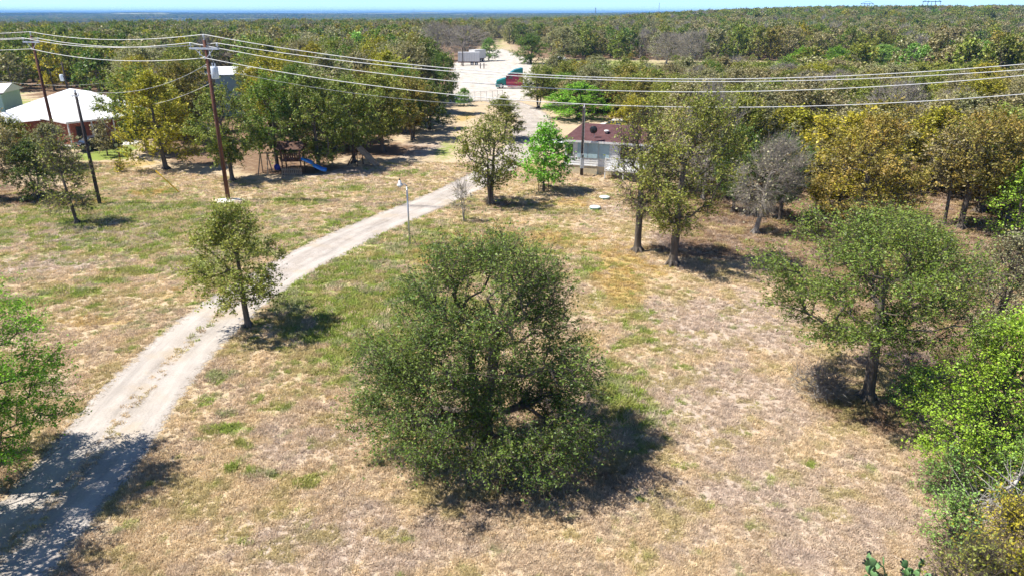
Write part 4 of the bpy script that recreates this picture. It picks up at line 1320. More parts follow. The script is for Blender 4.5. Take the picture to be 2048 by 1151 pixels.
for kind, lab, sg in (('top', 'topmost overhead wire running from pole tip to pole tip', (0.5, 0.55, 3.75)), ('b', 'overhead wire on the right crossarm ends, second from the top', (0.5, 0.55, 3.3)),
                      ('a', 'overhead wire on the left crossarm ends, third from the top', (0.5, 0.6, 4.0)), ('n', 'lowest of the four overhead wires, fixed below the crossarms', (0.5, 0.6, 3.9))):
    P_ = [wpt(pL, LH_, zaL, kind), wpt(pB, BH, zaB, kind), wpt(pA, AH, zaA, kind), wpt(pR, RH_, zaR, kind)]
    pts = span(P_[0], P_[1], sg[0]) + span(P_[1], P_[2], sg[1])[1:] + span(P_[2], P_[3], sg[2], 44)[1:]
    o = MB().tube(pts, 0.025, 6).build('overhead_wire', M['conductor'], smooth=True)
    tag(o, lab, 'power line', 'overhead wires crossing the picture')

# mound at the pole foot
m = MB(); rr_ = random.Random(5); ring = []
vs = [(0, 0, 0.20)]; fs = []
for j, (rad, h) in enumerate(((0.35, 0.17), (0.75, 0.09), (1.15, -0.02))):
    for k in range(18):
        a = 6.283 * k / 18; q = rad * (1 + rr_.uniform(-.18, .18))
        vs.append((q * 1.25 * math.cos(a), q * math.sin(a), h + rr_.uniform(-.025, .025)))
for k in range(18):
    fs.append((0, 1 + k, 1 + (k + 1) % 18))
    for j in range(2):
        fs.append((1 + j * 18 + k, 1 + (j + 1) * 18 + k, 1 + (j + 1) * 18 + (k + 1) % 18, 1 + j * 18 + (k + 1) % 18))
m.add(vs, fs)
tag(m.build('caliche_mound', M['caliche_pile'], None, (AX, AY, tz(AX, AY))), 'low mound of pale caliche around the red brown pole foot', 'mound')

# service pole with guy wire
SX, SY, SH = vertical_top(200, 409, 186)
t = thing('service_pole', 'dark slim service pole between the sapling and the driveway', 'utility pole', (SX, SY, tz(SX, SY)))
MB().tube([(0, 0, -0.3), (0, 0, SH * 0.5), (0, 0, SH)], [0.14, 0.12, 0.09], 12).build('shaft', M['dark_pole'], t, smooth=True)
MB().lathe([(0.05, 0), (0.08, 0.05), (0.05, 0.10), (0.08, 0.16), (0.03, 0.24)], 10, (0, 0, SH + 0.01)).build('insulator', M['insul'], t, smooth=True)
MB().box(-0.3, -0.14, SH - 0.25, 0.3, -0.10, SH - 0.17).build('bracket', M['galv'], t)
gxx, gyy = ground(360, 386)
gw = MB().tube([(SX, SY, SH - 0.4), (gxx, gyy, 0.0)], 0.012, 5).build('guy_wire', M['galv'])
tag(gw, 'thin guy wire from the dark service pole down to the lawn', 'guy wire')
top_g = Vector((SX, SY, SH - 0.4)); foot = Vector((gxx, gyy, 0.0)); d_ = (top_g - foot).normalized()
MB().tube([foot + d_ * 0.05, foot + d_ * 2.6], 0.045, 8).build('guard_sleeve', M['yellow'], gw, smooth=True)

# pole behind the white roof
X, Y, _ = at_y(140, 200, 96.0)
hD = at_y(128, 124, 96.0)[2]
t = thing('back_pole', 'dark pole with transformer rising behind the white roof', 'utility pole', (X, 96.0, tz(X, 96)))
MB().tube([(0, 0, -0.3), (0, 0, hD)], [0.16, 0.11], 10).build('shaft', M['dark_pole'], t, smooth=True)
MB().lathe([(0.22, 0), (0.25, 0.05), (0.25, 0.75), (0.2, 0.85)], 12, (-0.42, 0, hD - 2.4)).build('transformer', M['tank'], t, smooth=True)
DX, DYY, DH = X, 96.0, hD

# thin service lines
ax_, ay_ = AX, AY
lines = [((ax_, ay_ - 0.2, AH - 1.7), (SX, SY, SH + 0.2), 0.9, 'upper service cable from the red brown pole to the service pole'),
         ((ax_, ay_ - 0.2, AH - 3.1), (-47.6, 83.0, 4.2), 0.9, 'lower service cable from the red brown pole to the white roofed house'),
         ((DX, DYY, DH - 3.0), (-82.0, 96.0, 8.2), 0.7, 'thin cable running left from the dark pole behind the white roof'),
         ((DX, DYY, DH - 3.0), (-46.0, 112.0, 6.5), 0.5, 'thin cable running right from the dark pole behind the white roof'),
         ((SX, SY, SH + 0.1), (-50.6, 80.0, 4.0), 0.3, 'short cable from the service pole to the white roofed house')]
for a, b, sg, lab in lines:
    tag(MB().tube(span(a, b, sg, 20), 0.014, 5).build('service_cable', M['conductor']), lab, 'cable')

# meter pole by the house
EX, EY, EH = vertical_top(1163, 351, 206)
t = thing('meter_pole', 'black pole with grey meter box in front of the white house', 'utility pole', (EX, EY, tz(EX, EY)))
MB().tube([(0, 0, -0.3), (0, 0, EH)], [0.15, 0.11], 12).build('shaft', M['dark_pole'], t, smooth=True)
b_ = MB().box(-0.16, -0.32, 0.75, 0.16, -0.13, 1.65).build('meter_box', M['tank'], t)
MB().lathe([(0.10, -0.42), (0.10, -0.33)], 14, (0, 0, 1.85), 'y').build('meter', M['glass'], b_, smooth=True)
MB().box(-0.12, -0.33, 1.70, 0.12, -0.13, 2.05).build('meter_socket', M['galv'], t)
MB().tube([(0.09, -0.15, 2.05), (0.09, -0.14, EH - 0.3), (0.02, -0.3, EH - 0.1), (-0.05, -0.42, EH - 0.35)], 0.025, 6).build('conduit', M['galv'], t)
tag(MB().tube(span((EX, EY, EH - 0.1), (AX + 0.1, AY + 0.3, AH - 2.0), 1.0, 24), 0.011, 5).build('service_cable', M['conductor']), 'thin cable from the black meter pole towards the red brown pole', 'cable')

# yard light
LX, LY, LH = vertical_top(820, 490, 374)
t = thing('yard_light', 'slim grey yard light pole with white lamp beside the gravel drive', 'lamp post', (LX, LY, tz(LX, LY)))
MB().tube([(0, 0, -0.2), (0, 0, LH)], [0.058, 0.048], 10).build('pole', M['galv'], t, smooth=True)
MB().tube([(0, 0, LH - 0.05), (-0.03, 0, LH + 0.10), (-0.16, 0, LH + 0.17), (-0.34, 0, LH + 0.17)], 0.035, 8).build('arm', M['galv'], t, smooth=True)
hd = MB().lathe([(0.20, 0.0), (0.19, 0.06), (0.11, 0.14), (0.09, 0.30), (0.04, 0.34)], 16, (-0.42, 0, LH + 0.07)).build('lamp_head', M['whitepaint'], t, smooth=True)
MB().lathe([(0.07, -0.10), (0.12, -0.04), (0.12, 0.0)], 14, (-0.42, 0, LH + 0.068)).build('lens', M['insul'], hd, smooth=True)
MB().lathe([(0.05, 0), (0.05, 0.09), (0.02, 0.11)], 10, (-0.42, 0, LH + 0.412)).build('photocell', M['black'], hd, smooth=True)

# septic lids
for (px, py, mt, lab) in ((1190, 418, 'lidgreen', 'green septic tank lid, the nearer of the two on the lawn'), (1209, 398, 'lidpale', 'pale septic tank lid, the farther of the two on the lawn')):
    X, Y = ground(px, py)
    t = thing('septic_lid', lab, 'lid', (X, Y, tz(X, Y)), 0, 'septic lids')
    MB().lathe([(0.40, -0.03), (0.40, 0.14)], 24).build('riser', M['lidgreen'], t, smooth=True)
    MB().lathe([(0.43, 0.14), (0.43, 0.19), (0.38, 0.22), (0.10, 0.24)], 24).build('cover', M['lidpale'], t, smooth=True)

# ------------------------------------------------------------------ white house with maroon roof
def window(parent, x, z, w, h, y, depth=0.05, cols=2):
    f = MB()
    f.box(x - w / 2 - .06, y - depth, z - .06, x - w / 2, y, z + h + .06).box(x + w / 2, y - depth, z - .06, x + w / 2 + .06, y, z + h + .06)
    f.box(x - w / 2, y - depth, z - .06, x + w / 2, y, z).box(x - w / 2, y - depth, z + h, x + w / 2, y, z + h + .06)
    for k in range(1, cols):
        xx = x - w / 2 + w * k / cols
        f.box(xx - .02, y - depth * .8, z, xx + .02, y, z + h)
    fo = f.build('window', M['whitepaint'], parent)
    MB().box(x - w / 2, y - 0.012, z, x + w / 2, y - 0.004, z + h).build('pane', M['glass'], fo)
    return fo


def lap_wall(t, x0, x1, y0, y1, z0, z1, mat, name='wall', step=0.22):
    """four walls of overlapping boards"""
    core = MB().box(x0 + .02, y0 + .02, z0, x1 - .02, y1 - .02, z1)
    w = core.build(name, mat, t)
    s = MB(); z = z0
    while z < z1 - 0.02:
        zz = min(z + step, z1)
        s.add([(x0 - .012, y0 - .012, z), (x1 + .012, y0 - .012, z), (x1, y0 + .01, zz), (x0, y0 + .01, zz)], [(0, 1, 2, 3)])
        s.add([(x0 - .012, y1, z), (x0 - .012, y0 - .012, z), (x0 + .01, y0, zz), (x0 + .01, y1, zz)], [(0, 1, 2, 3)])
        s.add([(x1 + .012, y0 - .012, z), (x1 + .012, y1, z), (x1 - .01, y1, zz), (x1 - .01, y0, zz)], [(0, 1, 2, 3)])
        z = zz
    s.build('siding', mat, w)
    return w


hx, hy = ground(1128, 345)
house = thing('white_house', 'white mobile home with maroon shingle roof behind the staked green tree', 'house', (hx, hy, tz(hx, hy)), math.radians(-20))
HL, HD_, EZ, RZ = 11.5, 6.0, 3.12, 4.25
lap_wall(house, 0, HL, 0, HD_, 0.82, EZ, M['white'])
MB().box(-0.02, -0.02, -0.1, HL + .02, HD_ + .02, 0.82).build('skirting', M['beige'], house)
MB().box(-.05, -.07, 0.80, HL + .05, -.024, 0.88).build('trim_board', M['whitepaint'], house)
o_ = 0.24
rv = [(-o_, -o_, EZ), (HL + o_, -o_, EZ), (HL + o_, HD_ + o_, EZ), (-o_, HD_ + o_, EZ), (0.9, HD_ / 2, RZ), (HL - 0.9, HD_ / 2, RZ)]
rv2 = [(x, y, z - 0.12) for x, y, z in rv[:4]]
rf_ = MB().add(rv + rv2, [(0, 1, 5, 4), (1, 2, 5), (2, 3, 4, 5), (3, 0, 4), (6, 7, 1, 0), (7, 8, 2, 1), (8, 9, 3, 2), (9, 6, 0, 3), (9, 8, 7, 6)]).build('roof', M['maroon_shingle'], house)
MB().box(-o_ - .02, -o_ - .05, EZ - 0.16, HL + o_ + .02, -o_ - .004, EZ + .02).build('gutter', M['whitepaint'], house)
MB().box(-o_ - .05, -o_, EZ - 0.16, -o_ - .004, HD_ + o_, EZ + .02).build('fascia', M['whitepaint'], house)
# ridge cap and shingle courses
c_ = MB()
for k in range(1, 14):
    f = k / 14
    y = -o_ + (HD_ / 2 + o_) * f; z = EZ + (RZ - EZ) * f; xo = -o_ + (0.9 + o_) * f
    c_.box(xo, y - .012, z - .01, HL - xo, y + .012, z + .016)
c_.build('shingle_course', M['maroon_shingle'], rf_)
MB().lathe([(0.10, 0.0), (0.10, 0.18), (0.26, 0.24), (0.24, 0.34), (0.05, 0.38)], 16, (3.6, 1.35, 3.60)).build('roof_vent', M['whitepaint'], rf_, smooth=True)
MB().tube([(2.2, 1.9, 3.7), (2.2, 1.9, 4.05)], 0.05, 8).build('vent_pipe', M['galv'], rf_)
dish = MB().tube([(2.65, .45, 3.27), (2.65, .45, 3.87), (2.6, .40, 4.0)], 0.03, 6).build('satellite_dish', M['galv'], rf_)
MB().lathe([(0.36, 0.10), (0.30, 0.06), (0.16, 0.02), (0.02, 0.0)], 18, (2.58, 0.28, 4.08), 'y').build('reflector', M['black'], dish, smooth=True)
window(house, 0.55, 1.6, 0.55, 1.15, -0.014, cols=1)
window(house, 6.0, 1.55, 1.5, 1.2, -0.014)
window(house, 9.2, 1.55, 1.2, 1.2, -0.014)
for k in range(3):      # pale blue panels painting the eave's shade onto the upper front wall
    MB().box(1.25 + k * 1.02, -0.05, 1.55, 2.20 + k * 1.02, -0.02, 3.0).build('eave_shade_panel', M['tealwall'], house)
MB().box(4.45, -0.05, 0.9, 5.1, -0.018, 2.95).build('door', M['whitepaint'], house)
# small railed porch
porch = MB().box(4.2, -1.6, 0.78, 7.6, -0.08, 0.9).build('porch', M['whitepaint'], house)
for x in (4.25, 5.9, 7.55):
    MB().box(x - .05, -1.58, 0.0, x + .05, -1.48, 1.95).build('post', M['whitepaint'], porch)
MB().box(4.3, -1.56, 1.85, 7.5, -1.50, 1.93).build('rail', M['whitepaint'], porch)
for k in range(20):
    x = 4.42 + k * 0.16
    if abs(x - 5.9) > 0.08: MB().box(x - .015, -1.545, 0.9, x + .015, -1.515, 1.85).build('baluster', M['whitepaint'], porch)
# white lean-to roof at the left end
MB().add([(-2.6, 1.5, 2.25), (-0.4, 1.5, 2.6), (-0.4, 4.6, 2.6), (-2.6, 4.6, 2.25), (-2.6, 1.5, 2.17), (-0.4, 1.5, 2.52), (-0.4, 4.6, 2.52), (-2.6, 4.6, 2.17)],
         [(0, 1, 2, 3), (7, 6, 5, 4), (4, 5, 1, 0), (6, 7, 3, 2), (7, 4, 0, 3), (5, 6, 2, 1)]).build('awning', M['white_metal_roof'], house)
for y in (1.6, 4.5):
    MB().box(-2.55, y - .05, -0.05, -2.45, y + .05, 2.17).build('awning_post', M['whitepaint'], house)
# stakes of the young tree
TX, TY = ground(1087, 383)
for k, (dx, dy) in enumerate(((-0.42, 0.05), (0.40, -0.05))):
    tag(MB().tube([(0, 0, -0.1), (0, 0, 1.7)], 0.03, 6).build('tree_stake', M['cedar'], None, (TX + dx, TY + dy, tz(TX, TY))), ('left' if k == 0 else 'right') + ' wooden stake beside the young bright green tree', 'stake', 'tree stakes')

# ------------------------------------------------------------------ brick house with white roof
bh = thing('brick_house', 'red brick house with bright white metal hip roof', 'house', (-49.2, 78.6, tz(-49, 78)), math.atan2(0.8, 0.6))
# local x runs along the porch side, local y along the long left side
BW, BL, BE, BA = 11.0, 16.5, 2.75, 5.3
MB().box(0.5, 0.5, -0.1, BW - 0.5, BL - 0.5, BE).build('wall', M['brick'], bh)
e0, e1, f0, f1 = -0.1, BW + 0.1, -0.1, BL + 0.1
q = BW / 2
rfv = [(e0, f0, BE), (e1, f0, BE), (e1, f1, BE), (e0, f1, BE), (q, q, BA), (q, BL - q, BA)]
rfv += [(x, y, z - .18) for x, y, z in rfv[:4]]
wr = MB().add(rfv, [(0, 1, 4), (1, 2, 5, 4), (2, 3, 5), (3, 0, 4, 5), (6, 7, 1, 0), (7, 8, 2, 1), (8, 9, 3, 2), (9, 6, 0, 3), (9, 8, 7, 6)]).build('roof', M['white_metal_roof'], bh)
rb = MB()
for k in range(1, 30):          # standing seams on the two sides in view
    y = f0 + (f1 - f0) * k / 30
    f = min(1, (y - f0) / (q - f0), (f1 - y) / (f1 - (BL - q)))
    rb.bar((e0, y, BE + .012), (e0 + (q - e0) * f, y, BE + (BA - BE) * f + .012), 0.03, 0.03)
for k in range(1, 20):
    x = e0 + (e1 - e0) * k / 20
    f = min(1, (x - e0) / (q - e0), (e1 - x) / (e1 - q))
    rb.bar((x, f0, BE + .012), (x, f0 + (q - f0) * f, BE + (BA - BE) * f + .012), 0.03, 0.03)
rb.build('roof_seams', M['white_metal_roof'], wr)
for x in (1.5, 3.0):
    MB().tube([(x + 3, 6.5, 4.2), (x + 3, 6.5, 5.2)], 0.07, 8).build('vent_pipe', M['galv'], wr)
MB().box(1.0, 0.44, 0.0, 2.0, 0.497, 2.1).build('door', M['black'], bh)
window(bh, 3.4, 0.9, 1.4, 1.2, 0.497)
window(bh, 6.4, 0.9, 1.4, 1.2, 0.497)
for x in (0.1, 2.6, 5.0, 8.3):
    MB().box(x - .06, 0.0, -0.05, x + .06, 0.12, BE - 0.18).build('porch_post', M['whitepaint'], bh)
# little front gable wing
gv = [(-3.6, 6.8, 2.4), (-3.6, 10.2, 2.4), (-3.6, 8.5, 3.5), (0.2, 6.8, 2.4), (0.2, 10.2, 2.4), (2.2, 8.5, 3.5)]
MB().add(gv, [(0, 3, 5, 2), (4, 1, 2, 5)]).build('gable_roof', M['white_metal_roof'], bh)
MB().add([(-3.3, 7.0, -.1), (-3.3, 10.0, -.1), (-3.3, 10.0, 2.40), (-3.3, 8.5, 3.38), (-3.3, 7.0, 2.40), (.48, 7.0, -.1), (.48, 10.0, -.1), (.48, 10.0, 2.4), (.48, 8.5, 3.38), (.48, 7.0, 2.4)],
         [(0, 1, 2, 3, 4)[::-1], (0, 5, 9, 4), (1, 2, 7, 6)]).build('gable_wall', M['brick'], bh)

# pale blue house at the left edge
tx_, ty_ = -80.5, 104.0
th = thing('pale_blue_house', 'pale blue house with white roof at the left edge behind the trees', 'house', (tx_, ty_, tz(tx_, ty_)), 0.25)
MB().box(-6, 0, -0.1, 6, 7, 3.1).build('wall', M['tealwall'], th)
MB().add([(-6.5, -.6, 3.1), (6.5, -.6, 3.1), (6.5, 7.6, 3.1), (-6.5, 7.6, 3.1), (-6.5, 3.5, 4.2), (6.5, 3.5, 4.2)], [(0, 1, 5, 4), (2, 3, 4, 5), (1, 2, 5), (3, 0, 4), (3, 2, 1, 0)]).build('roof', M['white_metal_roof'], th)
window(th, -1.0, 0.9, 1.0, 1.4, -0.004)
window(th, 3.0, 0.9, 1.2, 1.2, -0.004)
MB().box(-6.55, -0.65, 2.98, 6.55, -0.604, 3.14).build('fascia', M['black'], th)

# pale shed between the oaks right of the pole
X, Y, _ = at_y(445, 165, 104.0)
sh = thing('pale_shed', 'pale metal shed roof showing between oaks behind the tall pole', 'shed', (X, 104.0, tz(X, 104)), 0.1)
MB().box(-4, 0, -0.1, 4, 6, 5.8).build('wall', M['tealwall'], sh)
MB().add([(-4.3, -.3, 5.82), (4.3, -.3, 5.82), (4.3, 6.3, 6.5), (-4.3, 6.3, 6.5)] + [(-4.3, -.3, 5.7), (4.3, -.3, 5.7), (4.3, 6.3, 6.38), (-4.3, 6.3, 6.38)], [(0, 1, 2, 3), (4, 5, 1, 0), (5, 6, 2, 1), (7, 6, 5, 4), (7, 4, 0, 3), (6, 7, 3, 2)]).build('roof', M['white_metal_roof'], sh)
window(sh, -1.5, 4.2, 1.0, 1.0, -0.004)

# ------------------------------------------------------------------ vehicles
def wheel(parent, x, y, r, w, rim_mat):
    """y: outer face; axle along y"""
    s = 1 if y > 0 else -1
    k = MB().lathe([(r * .6, -w / 2), (r * .93, -w / 2), (r, -w * .3), (r, w * .3), (r * .93, w / 2), (r * .6, w / 2)], 20, (x, y - s * w / 2, r), 'y').build('wheel', M['rubber'], parent, smooth=True)
    MB().lathe([(r * .60, -0.02), (r * .56, 0.01), (r * .2, 0.03), (r * .16, 0.06)], 16, (x, y, r), 'y').build('rim', rim_mat, k, smooth=True)
    return k


def car(name, label, loc, rz, mat, L=4.5, W=1.75, kind='sedan', group=None):
    t = thing(name, label, 'car' if kind != 'pickup' else 'pickup truck', loc, rz, group)
    h = L / 2
    if kind == 'pickup':
        body = [(-h, .45), (-h, 1.05), (-h + .1, 1.1), (.1, 1.1), (1.5, 1.08), (h - .1, 1.0), (h, .8), (h, .42)]
        cab = [(-.55, 1.1), (-.45, 1.72), (.75, 1.75), (1.45, 1.1)]
    else:
        body = [(-h, .40), (-h, .82), (-h + .15, .95), (-1.2, .98), (.9, .95), (h - .35, .82), (h, .65), (h, .34), (h - .2, .28), (-h + .2, .28)]
        cab = [(-1.7, .97), (-1.05, 1.42), (.25, 1.44), (1.05, .96)]
    b = MB().prism(body, -W / 2, W / 2).build('body', mat, t)
    bv = b.modifiers.new('bevel', 'BEVEL'); bv.width = 0.08; bv.segments = 2
    c = MB(); n = len(cab)
    c.add([(x, -W / 2 + .05 + (z > 1.2) * .16, z) for x, z in cab] + [(x, W / 2 - .05 - (z > 1.2) * .16, z) for x, z in cab], [tuple(range(n)), tuple(range(n, 2 * n))[::-1]] + [(i, i + n, (i + 1) % n + n, (i + 1) % n) for i in range(n)])
    co_ = c.build('cabin', M['glass'], t)
    xs = [p[0] for p in cab]; zt_ = cab[1][1]
    MB().box(cab[1][0] - .03, -W / 2 + .19, zt_ - .02, cab[2][0] + .03, W / 2 - .19, zt_ + .04).build('roof_panel', mat, t)
    for x in (-h + .85, h - .85):
        for y in (-W / 2 - .01, W / 2 + .01): wheel(t, x, y, .34, .2, M['silver'])
    for y in (-.55, .55):
        MB().box(h - .02, y - .16, .62, h + .02, y + .16, .76).build('headlight', M['insul'], t)
        MB().box(-h - .02, y - .16, .68, -h + .02, y + .16, .80).build('tail_light', M['orange'], t)
    return t


def cpos(px, py):
    X, Y = ground(px, py); return (X, Y, tz(X, Y))


car('parked_car', 'black car parked under the porch edge of the brick house', (-45.5, 77.5, tz(-45, 77)), 0.9, M['black'])
car('parked_pickup', 'white pickup half hidden behind the golden oak', cpos(378, 268), 0.3, M['whitepaint'], 5.3, 1.9, 'pickup')
car('parked_car', 'white car glimpsed behind the right end of the maroon roof', cpos(1228, 262), 2.8, M['whitepaint'])
car('junk_car', 'white junked car under the leafless trees, left of the two', cpos(1338, 144), 0.4, M['whitepaint'], group='junked cars')
car('junk_pickup', 'white junked pickup right of the leafless trees', cpos(1372, 138), 1.9, M['whitepaint'], 5.2, 1.9, 'pickup', group='junked cars')
car('junk_car', 'faded red car behind the teal truck in the brush', cpos(1150, 133), 0.1, M['orange'], 5.0, group='junked cars')
car('junk_car', 'silver junked car in the brush right of the teal truck', cpos(1188, 147), 2.4, M['silver'], group='junked cars')
car('junk_car', 'white junked car deep in the brush near the silver one', cpos(1205, 141), 0.9, M['whitepaint'], group='junked cars')
# white propane tank
X, Y, z = cpos(1118, 132)
t = thing('propane_tank', 'white rounded tank beside the faded red car', 'tank', (X, Y, z), 0.5)
MB().lathe([(0.1, -2.3), (.6, -2.1), (.95, -1.6), (1.0, -1.2), (1.0, 1.2), (.95, 1.6), (.6, 2.1), (.1, 2.3)], 20, (0, 0, 1.5), 'x').build('vessel', M['whitepaint'], t, smooth=True)
for x in (-1.2, 1.2): MB().box(x - .12, -.7, -.05, x + .12, .7, .75).build('saddle', M['concrete'], t)

# semi tractor: nose to the left (-x)
X, Y, z = cpos(1032, 177)
tk = thing('semi_truck', 'teal and maroon semi truck tractor parked in the gravel yard', 'truck', (X, Y, z + 0.05), 0.04)
W2 = 1.22
ch = MB().box(-3.6, -.45, .55, 4.4, .45, .85).build('chassis', M['black'], tk)
hood = MB().prism([(-3.9, .75), (-3.95, 1.15), (-3.75, 1.55), (-2.2, 2.0), (-2.0, 2.0), (-2.0, .75)], -W2 + .08, W2 - .08).build('hood', M['teal'], tk)
bv = hood.modifiers.new('bevel', 'BEVEL'); bv.width = .12; bv.segments = 2
MB().prism([(-4.05, .35), (-4.1, .8), (-3.85, .86), (-3.2, .80), (-3.2, .35)], -W2, W2).build('bumper', M['teal'], tk)
MB().box(-3.99, -.5, .95, -3.93, .5, 1.45).build('grille', M['alu'], tk)
cb = MB().prism([(-2.0, .75), (-2.0, 2.0), (-1.45, 2.75), (1.3, 2.75), (1.3, .75)], -W2, W2).build('cab', M['maroon'], tk)
MB().prism([(-1.5, 2.752), (-1.2, 3.0), (-.3, 3.55), (.9, 3.85), (1.3, 3.85), (1.3, 2.752)], -W2 + .02, W2 - .02).build('roof_fairing', M['teal'], tk)
MB().add([(-1.99, -W2 + .1, 2.05), (-1.99, W2 - .1, 2.05), (-1.49, W2 - .16, 2.72), (-1.49, -W2 + .16, 2.72)], [(0, 3, 2, 1)]).build('windscreen', M['glass'], tk).location.x = -.012
for s in (-1, 1):
    y = s * (W2 + .006)
    MB().add([(-1.75, y, 1.9), (-.75, y, 1.85), (-.75, y, 2.55), (-1.35, y, 2.55)], [(0, 1, 2, 3) if s < 0 else (3, 2, 1, 0)]).build('side_window', M['glass'], tk)
    MB().box(-2.0, min(y, y + s * .02), 1.0, 1.3, max(y, y + s * .02), 1.35).build('side_stripe', M['pink'], tk)
    MB().box(-1.7, min(s * .75, s * 1.2), .35, .9, max(s * .75, s * 1.2), .72).build('side_skirt', M['pink'], tk)
    MB().lathe([(.3, -.7), (.3, .7)], 14, (1.9, s * .85, .62), 'x').build('fuel_tank', M['alu'], tk, smooth=True)
    MB().box(-3.97, s * .95 - .16, 1.0, -3.75, s * .95 + .16, 1.2).build('headlight', M['insul'], tk)
    MB().box(-1.95, min(s * 1.3, s * 1.55), 1.75, -1.85, max(s * 1.3, s * 1.55), 2.35).build('mirror', M['black'], tk)
    wheel(tk, -3.0, s * 1.2, .52, .30, M['alu'])
    wheel(tk, 2.9, s * 1.2, .52, .55, M['alu'])
    wheel(tk, 4.1, s * 1.2, .52, .55, M['alu'])

# box trailers
def box_trailer(label, loc, rz, L=6.2):
    t = thing('box_trailer', label, 'trailer', loc, rz, 'box trailers behind the yard')
    b = MB().box(-L / 2, -1.2, 1.1, L / 2, 1.2, 3.6).build('box', M['whitepaint'], t)
    for k in range(int(L / .45) + 1):
        x = -L / 2 + .04 + k * (L - .08) / int(L / .45)
        MB().box(x - .04, -1.26, 1.1, x + .04, -1.203, 3.6).build('rib', M['silver'], b)
    MB().box(-L / 2, -.5, .75, L / 2, .5, 1.08).build('frame', M['rust'], t)
    for x in (L / 2 - 1.0, L / 2 - 2.2):
        for y in (-1.2, 1.2): wheel(t, x, y, .48, .3, M['silver'])
    MB().box(-L / 2 + .9, -.6, 0, -L / 2 + 1.05, -.45, .8).build('landing_leg', M['rust'], t)
    MB().box(-L / 2 + .9, .45, 0, -L / 2 + 1.05, .6, .8).build('landing_leg', M['rust'], t)
    return t


box_trailer('white ribbed box trailer at the back of the gravel yard', cpos(938, 131), 0.05)
box_trailer('second white box trailer half hidden behind the ribbed one', (cpos(953, 127)[0], cpos(953, 127)[1] + 6, cpos(953, 127)[2]), 0.9, 5.0)

# timber posts by the trailer
for px, py, lab in ((961, 138, 'left short dark post in the yard by the trailer'), (968, 138, 'right short dark post in the yard by the trailer')):
    tag(MB().tube([(0, 0, -.1), (0, 0, 1.5)], .12, 8).build('timber_post', M['dark_pole'], None, cpos(px, py)), lab, 'post', 'yard posts')
tag(MB().tube([(0, 0, -.1), (0, 0, 5.0)], [.18, .12], 8).build('timber_post', M['dark_pole'], None, cpos(926, 133)), 'tall dark post in front of the white ribbed trailer', 'post')

# chain link fence at the yard front
fp = [ground(880, 212), ground(915, 206), ground(950, 203), ground(985, 201), ground(1015, 199)]
fo_ = thing('chain_fence', 'grey wire fence along the near edge of the gravel yard', 'fence', (fp[0][0], fp[0][1], 0))
pts = []
for (a, b) in zip(fp[:-1], fp[1:]):
    for k in range(3):
        pts.append((a[0] + (b[0] - a[0]) * k / 3 - fp[0][0], a[1] + (b[1] - a[1]) * k / 3 - fp[0][1]))
for (x, y) in pts: MB().tube([(x, y, -.1), (x, y, 1.6)], .035, 6).build('post', M['galv'], fo_)
MB().tube([(x, y, 1.55) for x, y in pts], .025, 5).build('top_rail', M['galv'], fo_)
wm = MB()
for h in np.arange(0.1, 1.5, 0.2): wm.tube([(x, y + .03, float(h)) for x, y in pts], .008, 4)
wm.build('wire', M['galv'], fo_)

# ------------------------------------------------------------------ playground
PX_, PY_ = ground(589, 347)
play = thing('wooden_playset', 'wooden playset tower with blue slide and swing frame under the oaks', 'playset', (PX_, PY_, tz(PX_, PY_)), 0.05)
for x in (-.85, .85):
    for y in (-.7, .7): MB().box(x - .05, y - .05, -.05, x + .05, y + .05, 2.5).build('post', M['cedar'], play)
MB().box(-.95, -.8, 1.25, .95, .8, 1.33).build('deck', M['cedar'], play)
for k in range(9):
    x = -.80 + k * .2
    MB().box(x - .07, -.775, 1.34, x + .07, -.755, 2.0).build('wall_board', M['cedar'], play)
rfp = MB().add([(-1.2, -1.0, 2.4), (1.2, -1.0, 2.4), (1.2, 1.0, 2.4), (-1.2, 1.0, 2.4), (-1.2, 0, 3.0), (1.2, 0, 3.0)], [(0, 1, 5, 4), (2, 3, 4, 5), (1, 2, 5), (3, 0, 4), (3, 2, 1, 0)]).build('roof', M['cedar'], play)
for k in range(11):
    x = -.85 + k * .17
    MB().box(x - .045, -.95, 0.02, x + .045, -.925, .72).build('picket', M['timber'], play)
MB().box(-.95, -.92, .5, .95, -.88, .58).box(-.95, -.92, .15, .95, -.88, .23).build('picket_rail', M['timber'], play)
# slide: trough with raised sides
sl = MB(); prof_ = []
for k in range(13):
    f = k / 12
    x = 0.9 + 2.15 * f; z = 1.42 - 1.22 * f + 0.12 * math.sin(f * math.pi) * (1 if f < .5 else -1) * 0.6 + (0.10 * max(0, f - .85) / .15)
    prof_.append((x, z))
vs, fs = [], []
cs = [(-.30, .20), (-.27, .20), (-.25, .02), (.25, .02), (.27, .20), (.30, .20), (.28, -.04), (-.28, -.04)]
for x, z in prof_:
    for y, dz in cs: vs.append((x, y - .35, z + dz))
for i in range(12):
    for k in range(8):
        fs.append((i * 8 + k, i * 8 + (k + 1) % 8, (i + 1) * 8 + (k + 1) % 8, (i + 1) * 8 + k))
fs += [tuple(range(8))[::-1], tuple(range(96, 104))]
sl.add(vs, fs).build('slide', M['blue_plastic'], play)
